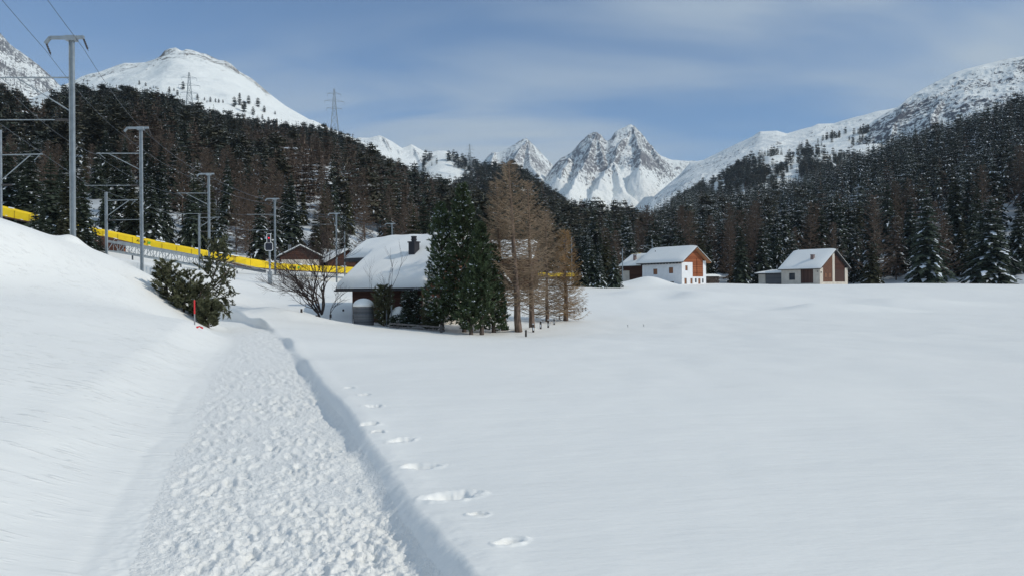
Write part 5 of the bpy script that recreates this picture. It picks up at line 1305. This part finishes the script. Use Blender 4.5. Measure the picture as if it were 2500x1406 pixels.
# contact wires held by the arms
def armtip(k, ln, v0):
    u, vt, vb, d, lab, arms = row1[k]; b, H, _ = heads[k]; return Vector((b.x - ln, b.y, P(u, v0, d).z))
cw = [armtip(0, 3.4, 293), armtip(1, 3.6, 453), armtip(2, 3.8, 522), armtip(3, 3.2, 562), armtip(4, 3, 590)]
mw = [armtip(0, 3.3, 192), armtip(1, 3.2, 376), armtip(2, 3.2, 473), armtip(3, 3.3, 525), armtip(4, 3, 549)]
for k in range(4):
    wire(cw[k], cw[k + 1], .05, .012, 'contact_wire', 'lower wire over the tracks between the %s and %s tall masts' % (ORD[k], ORD[k + 1]), 'wire')
    wire(mw[k], mw[k + 1], .5, .012, 'messenger_wire', 'sagging upper wire over the tracks between the %s and %s tall masts' % (ORD[k], ORD[k + 1]), 'wire')
wire(cw[0] + Vector((7, -20, .2)), cw[0], .05, .012, 'contact_wire', 'lower wire over the tracks left of the nearest mast', 'wire')

# railway signal
def signal():
    d = 84.0; b = P(659, 674, d); r = empty('railway_signal', b, 0, 'railway signal with red light on top and square dark panel below', 'signal')
    k = d / FPX
    p = MB(); p.cyl((0, 0), .11, -1.2, (674 - 572) * k, 10); p.box(-.2, .2, -.16, .16, -1.2, .5); p.build('pole', M_STEEL, r)
    def head(cx, cz_, w_, h_, name):
        s = MB(); c = min(w_, h_) * .28
        def octo(a, b_, cc, y): return [Vector((cx + x, y, cz_ + z)) for x, z in ((-a + cc, -b_), (a - cc, -b_), (a, -b_ + cc), (a, b_ - cc), (a - cc, b_), (-a + cc, b_), (-a, b_ - cc), (-a, -b_ + cc))]
        o = octo(w_, h_, c, -.30); i2 = octo(w_ - .055, h_ - .055, c * .85, -.30); n = 8
        vs = o + i2 + [p_ + Vector((0, .06, 0)) for p_ in o] + [p_ + Vector((0, .06, 0)) for p_ in i2]
        fs = []
        for q in range(n):
            q2 = (q + 1) % n; fs += [(q, q2, n + q2, n + q), (q2, q, 2*n + q, 2*n + q2), (n + q, n + q2, 3*n + q2, 3*n + q), (2*n + q, 3*n + q, 3*n + q2, 2*n + q2)]
        s2 = MB(); s2.prism([p_ + Vector((0, .02, 0)) for p_ in i2], (0, 0, 0), (0, .1, 0)); hd = s2.build(name, mat('signal_black', (.022, .026, .04), .5), r)
        s.add(vs, fs); s.build('rim', M_WHITEP, hd); return hd
    hd = head(0, (674 - 583) * k, .24, .52, 'signal_head')
    l = MB(); l.tube([(0.02, -.34, (674 - 582) * k), (.02, -.27, (674 - 582) * k)], [.075, .075], 12); l.build('red_light', M_LAMP, hd)
    head(0, (674 - 603) * k, .46, .46, 'signal_panel')
    f = MB(); f.box(-.06, .06, -.22, -.08, (674 - 596) * k, (674 - 572) * k); f.build('bracket', M_STEELD, r)
signal()
# brown T-shaped sign post
b = P(572, 668, 72); r = empty('marker_post', b, 0, 'thin brown T-shaped marker post before the yellow gallery', 'post')
m = MB(); m.cyl((0, 0), .03, -.6, 1.55, 8); m.build('pole', M_RUST, r); m = MB(); m.box(-.22, .22, -.03, .03, 1.52, 1.60); m.build('crossbar', M_RUST, r)
b = P(693, 683, 86); m = MB(); m.box(-.05, .05, -.05, .05, -.5, .85); m.box(-.06, .06, -.06, .06, .85, .88); tag(m.build('marker_post', M_STEELD, None, b), 'short grey post standing in snow right of the fourth tall mast', 'post')

# ------------------------------------------------------------------ yellow conveyor gallery on its lattice bridge
GAL = [(-120, 478, 505, 92), (0, 506, 526, 92), (100, 531, 547, 93), (215, 557, 572, 94), (262, 566.5, 578.5, 95), (345, 584, 598, 97), (440, 603.5, 617, 99), (487, 612, 626, 100), (560, 625.5, 641, 102), (600, 633, 650, 103),
       (660, 643, 656, 107), (700, 647, 659, 110), (760, 650, 662, 113), (850, 654, 667, 117), (950, 659, 671, 122), (1100, 664, 676, 132), (1250, 667, 676, 145), (1395, 668, 675, 158), (1430, 669, 675, 165)]
GA = np.array(GAL, float)
def gat(u): return [float(np.interp(u, GA[:, 0], GA[:, k])) for k in (1, 2, 3)]
def gallery():
    root = empty('conveyor_gallery', P(345, 640, 97), 0, 'long yellow covered conveyor gallery descending past the railway', 'conveyor')
    o0 = root.location.copy(); us = np.arange(-120, 1431, 12)
    y = MB(); dk = MB(); tr = MB(); sn = MB(); jt = MB()
    prev = None
    for u in us:
        vt, vb, d = gat(u); T = P(u, vt, d) - o0; B = P(u, vb, d) - o0
        back = Vector((.35, 1.0, 0)); row = [B, T, T + back * .35 + Vector((0, 0, .14)), T + back * .7 + Vector((0, 0, .14)), T + back, B + back]
        if prev:
            n = 6; y.add(prev + row, [(k, (k + 1) % n, n + (k + 1) % n, n + k) for k in range(n)])
            th = .16; dk.prism([prev[0] + Vector((0, -.04, -.02)), prev[0] + Vector((0, -.04, -th)), prev[5] + Vector((0, 0, -th)), prev[5] + Vector((0, 0, -.02))], prev[0], row[0])
        if prev is None or True:
            if int(u) % 36 == 0: jt.bar(B + Vector((0, -.02, 0)), T + Vector((0, -.02, 0)), .07, .03)
        prev = row
    y.build('yellow_cover', M_YEL, root); dk.build('underframe', M_RUST, root); jt.build('cover_joints', mat('yellow_shade', (.42, .29, .02), .6), root)
    rn = random.Random(4)
    for u in us[:-1]:      # snow clinging along the lower edge of the cover and lying on top
        if rn.random() < .75:
            vt, vb, d = gat(u + rn.uniform(0, 10)); c = P(u, vb - (vb - vt) * rn.uniform(.05, .28), d) - o0; l = rn.uniform(.15, .5)
            vt2, vb2, d2 = gat(u + 8); dirv = (P(u + 8, vb2, d2) - P(u, gat(u)[1], gat(u)[2])).normalized()
            sn.prism([c + Vector((0, -.05, 0)), c + dirv * l + Vector((0, -.05, .02)), c + dirv * l * 1.6 + Vector((0, -.03, -.05)), c + dirv * l * .7 + Vector((0, -.05, -.07))], (0, 0, 0), (0, .06, 0))
        if rn.random() < .25:
            vt, vb, d = gat(u); a = P(u, vt - 1.0, d) - o0; vt2, _, d2 = gat(u + 11); b_ = P(u + 11, vt2 - 1.5, d2) - o0; sn.bar(a + Vector((.2, .5, .1)), b_ + Vector((.2, .5, .1)), .5, .14)
    sn.build('snow_cover', M_TSNOW, root)
    # lattice bridge below
    TC = lambda u: (np.interp(u, [255, 440, 487, 565, 655], [588, 621, 630, 641, 662]), np.interp(u, [255, 440, 487, 655], [90, 93, 94, 97]))
    BC = lambda u: (np.interp(u, [255, 440, 487, 655], [611, 643, 652, 672]), np.interp(u, [255, 440, 487, 655], [90, 93, 94, 97]))
    def tp(u): v, d = TC(u); return P(u, float(v), float(d)) - o0
    def bp(u): v, d = BC(u); return P(u, float(v), float(d)) - o0
    off = Vector((.5, 1.3, 0)); q = list(range(262, 488, 15))
    for k in range(len(q) - 1):
        a, b_ = q[k], q[k + 1]
        for o_ in (Vector((0, 0, 0)), off):
            tr.bar(tp(a) + o_, tp(b_) + o_, .12, .30); tr.bar(bp(a) + o_, bp(b_) + o_, .12, .16); tr.bar(tp(a) + o_, bp(a) + o_, .05)
            if k % 2: tr.bar(tp(a) + o_, bp(b_) + o_, .055)
            else: tr.bar(bp(a) + o_, tp(b_) + o_, .055)
    for k in range(0, len(q), 3): tr.bar(tp(q[k]), tp(q[k]) + off, .06); tr.bar(bp(q[k]), bp(q[k]) + off, .06)
    tr.build('lattice_bridge', M_STEEL, root)
    gd = MB(); qq = list(range(487, 650, 18))
    for a in qq[:-1]:
        gd.bar(tp(a), tp(a + 18), .14, .08); m1 = (tp(a) + bp(a)) / 2 + Vector((0, .1, .1)); m2 = (tp(a + 18) + bp(a + 18)) / 2 + Vector((0, .1, .1)); gd.bar(m1, m2, .12, .34)
    gd.build('girder', M_STEELD, root)
    wk = MB()   # walkway rail and struts between cover and bridge
    for u in range(262, 650, 12): wk.bar(tp(u) + Vector((0, -.3, .12)), tp(u + 12) + Vector((0, -.3, .12)), .05)
    for u in range(270, 640, 46): wk.bar(tp(u) + Vector((0, -.3, -.7)), P(u + 14, gat(u + 14)[1], gat(u + 14)[2]) - o0 + Vector((0, -.3, 0)), .045)
    wk.build('walkway_rail', M_STEEL, root)
    lg = MB()
    for u in (300, 420, 560, 640, 760, 850, 960, 1100, 1250, 1390):
        vt, vb, d = gat(u); p = P(u, vb, d) - o0; g = gz((p + o0).x, (p + o0).y) - o0.z - .6; top = p if u > 660 else bp(u) + off
        lg.bar(top + Vector((0, .5, 0)) if u > 660 else top, Vector((top.x, top.y + (.5 if u > 660 else 0), g)), .14)
    lg.build('support_leg', M_STEELD, root)
    # lettering on the cover
    for (u, v, h_) in ((333, 590.5, .30), (707, 648.5, .30)):
        cu = bpy.data.curves.new('lettering', 'FONT'); cu.body = 'AGIR'; cu.size = h_ * 1.45; cu.extrude = .004; cu.space_character = 1.15; cu.offset = .006
        tmp = bpy.data.objects.new('lettering', cu); COL.objects.link(tmp); bpy.context.view_layer.update()
        me = bpy.data.meshes.new_from_object(tmp.evaluated_get(bpy.context.evaluated_depsgraph_get())); bpy.data.objects.remove(tmp); me.materials.clear(); me.materials.append(M_BLACKP)
        vt, vb, d = gat(u); vt2, vb2, d2 = gat(u + 30); a = P(u, vt, d); dv = (P(u + 30, vt2, d2) - a).normalized()
        zx = dv; zy = Vector((0, 0, 1)); zy = (zy - zx * zy.dot(zx)).normalized(); zz2 = zx.cross(zy)
        R = Matrix((zx, zy, zz2)).transposed().to_4x4(); pos = P(u, vt + (vb - vt) * .62, d) - o0 + zz2 * .03
        o = link('lettering', me, root); o.matrix_local = Matrix.Translation(pos) @ R
        gq = MB(); gq.add([pos + dv * (1.30) + zy * a_ + dv * b_ + zz2 * .005 for a_, b_ in ((0, 0), (0, .32), (.30, .32), (.30, 0))], [(0, 1, 2, 3)])
        gq.build('green_square', M_GREEN, root)
gallery()

# ------------------------------------------------------------------ power pylons on the ridge
def pylon(u, v0, v1, d, label):
    b = P(u, v1, d); H = (v1 - v0) * d / FPX; r = empty('pylon', b - Vector((0, 0, 1)), .3, label, 'pylon')
    k = H / 46.0; t = MB(); bw = 3.6 * k; th = .26 * k + .05
    lv = [0, .18, .34, .48, .60, .70, .80, .90, 1.0]; wd = lambda s: bw * (1 - s) ** 1.15 + .55 * k
    for i in range(len(lv) - 1):
        a, c = lv[i], lv[i + 1]; wa, wc = wd(a), wd(c)
        for sx, sy in ((1, 1), (1, -1), (-1, -1), (-1, 1)): t.bar((sx * wa, sy * wa, a * H), (sx * wc, sy * wc, c * H), th)
        for sx, sy, tx, ty in ((1, 1, 1, -1), (1, -1, -1, -1), (-1, -1, -1, 1), (-1, 1, 1, 1)):
            t.bar((sx * wa, sy * wa, a * H), (tx * wc, ty * wc, c * H), th * .6); t.bar((tx * wa, ty * wa, a * H), (sx * wc, sy * wc, c * H), th * .6)
            t.bar((sx * wc, sy * wc, c * H), (tx * wc, ty * wc, c * H), th * .6)
    t.build('lattice_tower', M_STEEL, r)
    for s, ln in ((.90, 6.2), (.75, 9.0), (.60, 7.2)):
        a = MB(); ln *= k
        for sg in (-1, 1):
            a.bar((0, 0, s * H), (sg * ln, 0, s * H), th * .8); a.bar((0, 0, s * H + 2.0 * k), (sg * ln, 0, s * H), th * .6); a.bar((sg * ln, 0, s * H), (sg * ln, 0, s * H - 2.6 * k), th * .6)
        a.build('cross_arm', M_STEEL, r)
    return b, H
pb = pylon(463, 176, 300, 880, 'lattice power pylon standing before the bald snowy mountain')
pylon(817, 216, 335, 930, 'tallest-looking lattice power pylon against the sky at the forest crest')
pylon(1147, 351, 405, 1500, 'small distant lattice power pylon above the pine hump')
for k, (v0, v1, s_, lb) in enumerate(((226, 236, 6, 'highest of the four pale power lines left of the first pylon'), (238, 240, 8, 'second highest of the four pale power lines left of the first pylon'), (250, 253, 9, 'second lowest of the four pale power lines left of the first pylon'), (262, 254, 7, 'lowest of the four pale power lines left of the first pylon'))):
    wire(P(-150, v0 - 30, 560), P(452 + k * 3, v1, 878), s_ + 5, .10, 'power_line', lb, 'wire', mat('pale_cable', (.35, .36, .38), .5, metal=.3), group='power lines left of the first pylon')

# ------------------------------------------------------------------ small things
# snow stake with a red top, and a red piece lying by it
d = 24.5; b = P(475.5, 818, d); b.z = gz(b.x, b.y); r = empty('snow_stake', b, 0, 'snow stake with red upper half beside the path', 'stake')
hh = (818 - 760) * d / FPX
m = MB(); m.cyl((0, 0), .021, -.4, hh * .42, 10); m.build('lower_half', M_GREYP, r); m = MB(); m.cyl((0, 0), .024, hh * .42, hh, 10); m.build('red_top', M_RED, r)
q = P(488, 821, 23.8); q.z = gz(q.x, q.y) + .02; m = MB(); m.tube([(-.10, 0, .02), (-.02, .02, .05), (.10, -.03, .0)], [.035, .02, .03], 8); tag(m.build('plastic_fragment', M_RED, None, q), 'broken red plastic piece lying on the snow beside the red-topped stake', 'debris')
# row of short stakes in the meadow
ST = [(1284, 821, 43, 16), (1302, 811, 45.5, 19), (1320, 801, 48, 18), (1338.5, 797, 50.5, 18), (1353, 790, 54, 14), (1366, 781, 58, 9), (1380, 778, 60, 9), (1391.5, 774, 62, 9), (1402, 769, 65, 6), (1412, 764, 68, 6), (1422, 761, 71, 8), (1430, 757, 74, 8)]
nm = ['nearest of the short dark stakes below the larches'] + ['short dark stake with snow patch, number %s from the near end of the larch-side row' % w_ for w_ in ('two', 'three', 'four', 'five', 'six', 'seven', 'eight', 'nine', 'ten', 'eleven')] + ['farthest short dark stake of the row beside the larches']
def stake(u, v, d, hpx, label, group, snowy=True):
    p = P(u, v, d); g = gz(p.x, p.y); p.z = g; h = hpx * d / FPX; w_ = .055
    r = empty('fence_stake', p, random.Random(u).uniform(-.2, .2), label, 'stake', group)
    m = MB(); m.box(-w_, w_, -w_, w_, -.4, h); m.box(-w_ * .8, w_ * .8, -w_ * .8, w_ * .8, h, h + .02); m.build('post', M_POST, r)
    if snowy:
        s = MB(); s.box(-w_ * .45, w_ * .45, -w_ - .02, -w_ - .001, h * .25, h * .62); s.box(-w_ * 1.0, w_ * 1.0, -w_ * 1.0, w_ * 1.0, h + .021, h + .05); s.build('snow_cap', M_TSNOW, r)
for (u, v, d, hp_), l in zip(ST, nm): stake(u, v, d, hp_, l, 'stakes beside the larches', u != 1284)
for (u, v, d, hp_, l) in ((736, 762, 52, 8, 'leftmost small stake left of the leafless tree'), (773, 765, 50.5, 10, 'small stake just left of the leafless tree'), (766, 774, 48, 7, 'lower small stake in front of the leafless tree'), (807, 762, 51.5, 7, 'small stake right of the leafless tree'), (838, 757, 54, 4, 'tiny stake halfway between tree and chalet')):
    stake(u, v, d, hp_, l, 'stakes around the leafless tree', False)
for (u, v, l) in ((1532, 785, 'left one of two tiny twig stakes alone in the snowfield'), (1571, 786, 'right one of two tiny twig stakes alone in the snowfield')):
    g = gp(u, v, 50); m = MB(); m.tube([(0, 0, -.2), (.02, 0, .14)], .014, 5); m.tube([(.02, 0, .12), (-.05, 0, .16)], .010, 5); tag(m.build('twig_stake', M_POST, None, g), l, 'stake', 'twig stakes in the snowfield')
# wooden tub enclosure with snow hood, fence posts, rails
g = gp(888, 788, 47.2); r = empty('wooden_tub', g, 0, 'grey wooden tub under a rounded snow hood at the chalet wall', 'tub')
m = MB(); n = 18
m.cyl((0, 0), .62, -.5, 1.12, n); m.build('staves', M_GREYB, r)
for z in (.25, .62, .98):
    m = MB(); m.cyl((0, 0), .635, z, z + .05, n); m.build('hoop', M_STEELD, r)
m = MB(); pts = []
for k in range(7): a = k / 6 * math.pi / 2; pts.append((.68 * math.cos(a) + .0, 1.125 + .50 * math.sin(a)))
m.tube([(0, 0, z) for (_, z) in pts], [max(.02, q_[0]) for q_ in pts], 20); m.build('snow_hood', M_SNOW, r, smooth=True)
for (u, v, d, h_, l) in ((861, 786, 46.5, 1.12, 'thin grey metal post left of the wooden tub'), (944, 786, 46.2, .98, 'thin post in front of the bushy green conifer'), (956, 788, 46.1, 1.25, 'thin dark post between the two chalet conifers')):
    g = gp(u, v, d); m = MB(); m.cyl((0, 0), .035, -.4, h_, 8); m.tube([(0, 0, h_), (0, 0, h_ + .03)], [.045, .03], 8); tag(m.build('fence_post', M_STEELD, None, g), l, 'post')
def rail_fence():
    a, b_ = P(971, 786, 45.5), P(1077, 800, 44.0); a.z, b_.z = gz(a.x, a.y), gz(b_.x, b_.y)
    r = empty('rail_fence', a, 0, 'low wooden rail fence in front of the snowy conifers', 'fence'); v = b_ - a
    for t in (0, 1.0):
        m = MB(); p = v * t; m.box(p.x - .07, p.x + .07, -.07 + p.y, .07 + p.y, p.z - .4, p.z + .42); m.box(p.x - .06, p.x + .06, -.06 + p.y, .06 + p.y, p.z + .421, p.z + .45); m.build('post', M_GWOOD, r)
    for z, dz in ((.30, .0), (.12, -.02)):
        m = MB(); m.bar(Vector((-.5, 0, z)), v + Vector((.2, -.02, z + dz)), .05, .10); m.build('rail', M_GWOOD, r)
rail_fence()
# snow mound bush beside the conifers
def mound(u, v, d, rx, ry, rz_, label, name='snow_heap'):
    g = gp(u, v, d); V = []; F = []; n, k = 16, 7
    for j in range(k + 1):
        ph = j / k * math.pi / 2
        for i in range(n):
            a = i / n * 6.283; w_ = 1 + .10 * math.sin(3 * a + j) ; V.append((rx * math.cos(ph) * math.cos(a) * w_, ry * math.cos(ph) * math.sin(a) * w_, -.1 + rz_ * math.sin(ph)))
    for j in range(k):
        for i in range(n): F.append((j * n + i, j * n + (i + 1) % n, (j + 1) * n + (i + 1) % n, (j + 1) * n + i))
    m = MB(); m.add(V, F); tag(m.build(name, M_SNOW, None, g, smooth=True), label, 'snow heap')
mound(975, 788, 46.9, .75, .5, 1.35, 'tall rounded snow heap between the two chalet conifers')
# snow-covered woodpile beyond the white farmhouse
g = gp(1733, 694, 163); r = empty('woodpile', g, .2, 'snow-capped woodpile behind the white farmhouse', 'woodpile')
m = MB(); rr = random.Random(8)
for row in range(5):
    for c_ in range(12): m.tube([(-2.0 + c_ * .34 + .17 * (row % 2), -.5, .17 + row * .3), (-2.0 + c_ * .34 + .17 * (row % 2), .5, .17 + row * .3)], .15 + rr.uniform(-.02, .02), 7)
m.build('logs', M_BARK, r); m = MB(); pr = [Vector((-2.3 + 4.7 * t, -.7, 1.6 + .45 * math.sin(t * math.pi) ** .5)) for t in np.linspace(0, 1, 12)]
m.prism(pr + [Vector((2.4, -.7, 1.55)), Vector((-2.3, -.7, 1.55))], (0, 0, 0), (0, 1.5, 0)); m.build('snow_cap', M_SNOW, r)

bpy.context.view_layer.update()

# ------------------------------------------------------------------ the air of the valley
hz = MB(); hz.box(-3600, 4200, -520, 5300, -160, 1500)
hm = bpy.data.materials.new('valley_haze'); hm.use_nodes = True; ht = NT(hm.node_tree)
pv = ht.n('ShaderNodeVolumePrincipled'); pv.inputs['Color'].default_value = (.70, .83, 1.0, 1); pv.inputs['Density'].default_value = 6.5e-5; pv.inputs['Anisotropy'].default_value = 0.1
ho = ht.n('ShaderNodeOutputMaterial'); ht.l(pv.outputs[0], ho.inputs['Volume'])
tag(hz.build('haze', hm), kind='stuff')
zs_ = [(o.matrix_world @ Vector(c_)).z for o in bpy.data.objects if o.type == 'MESH' and o.name != 'haze' for c_ in o.bound_box]
xs_ = [(o.matrix_world @ Vector(c_)).x for o in bpy.data.objects if o.type == 'MESH' and o.name != 'haze' for c_ in o.bound_box]
ys_ = [(o.matrix_world @ Vector(c_)).y for o in bpy.data.objects if o.type == 'MESH' and o.name != 'haze' for c_ in o.bound_box]
print('EXTENT', min(xs_), max(xs_), min(ys_), max(ys_), min(zs_), max(zs_))
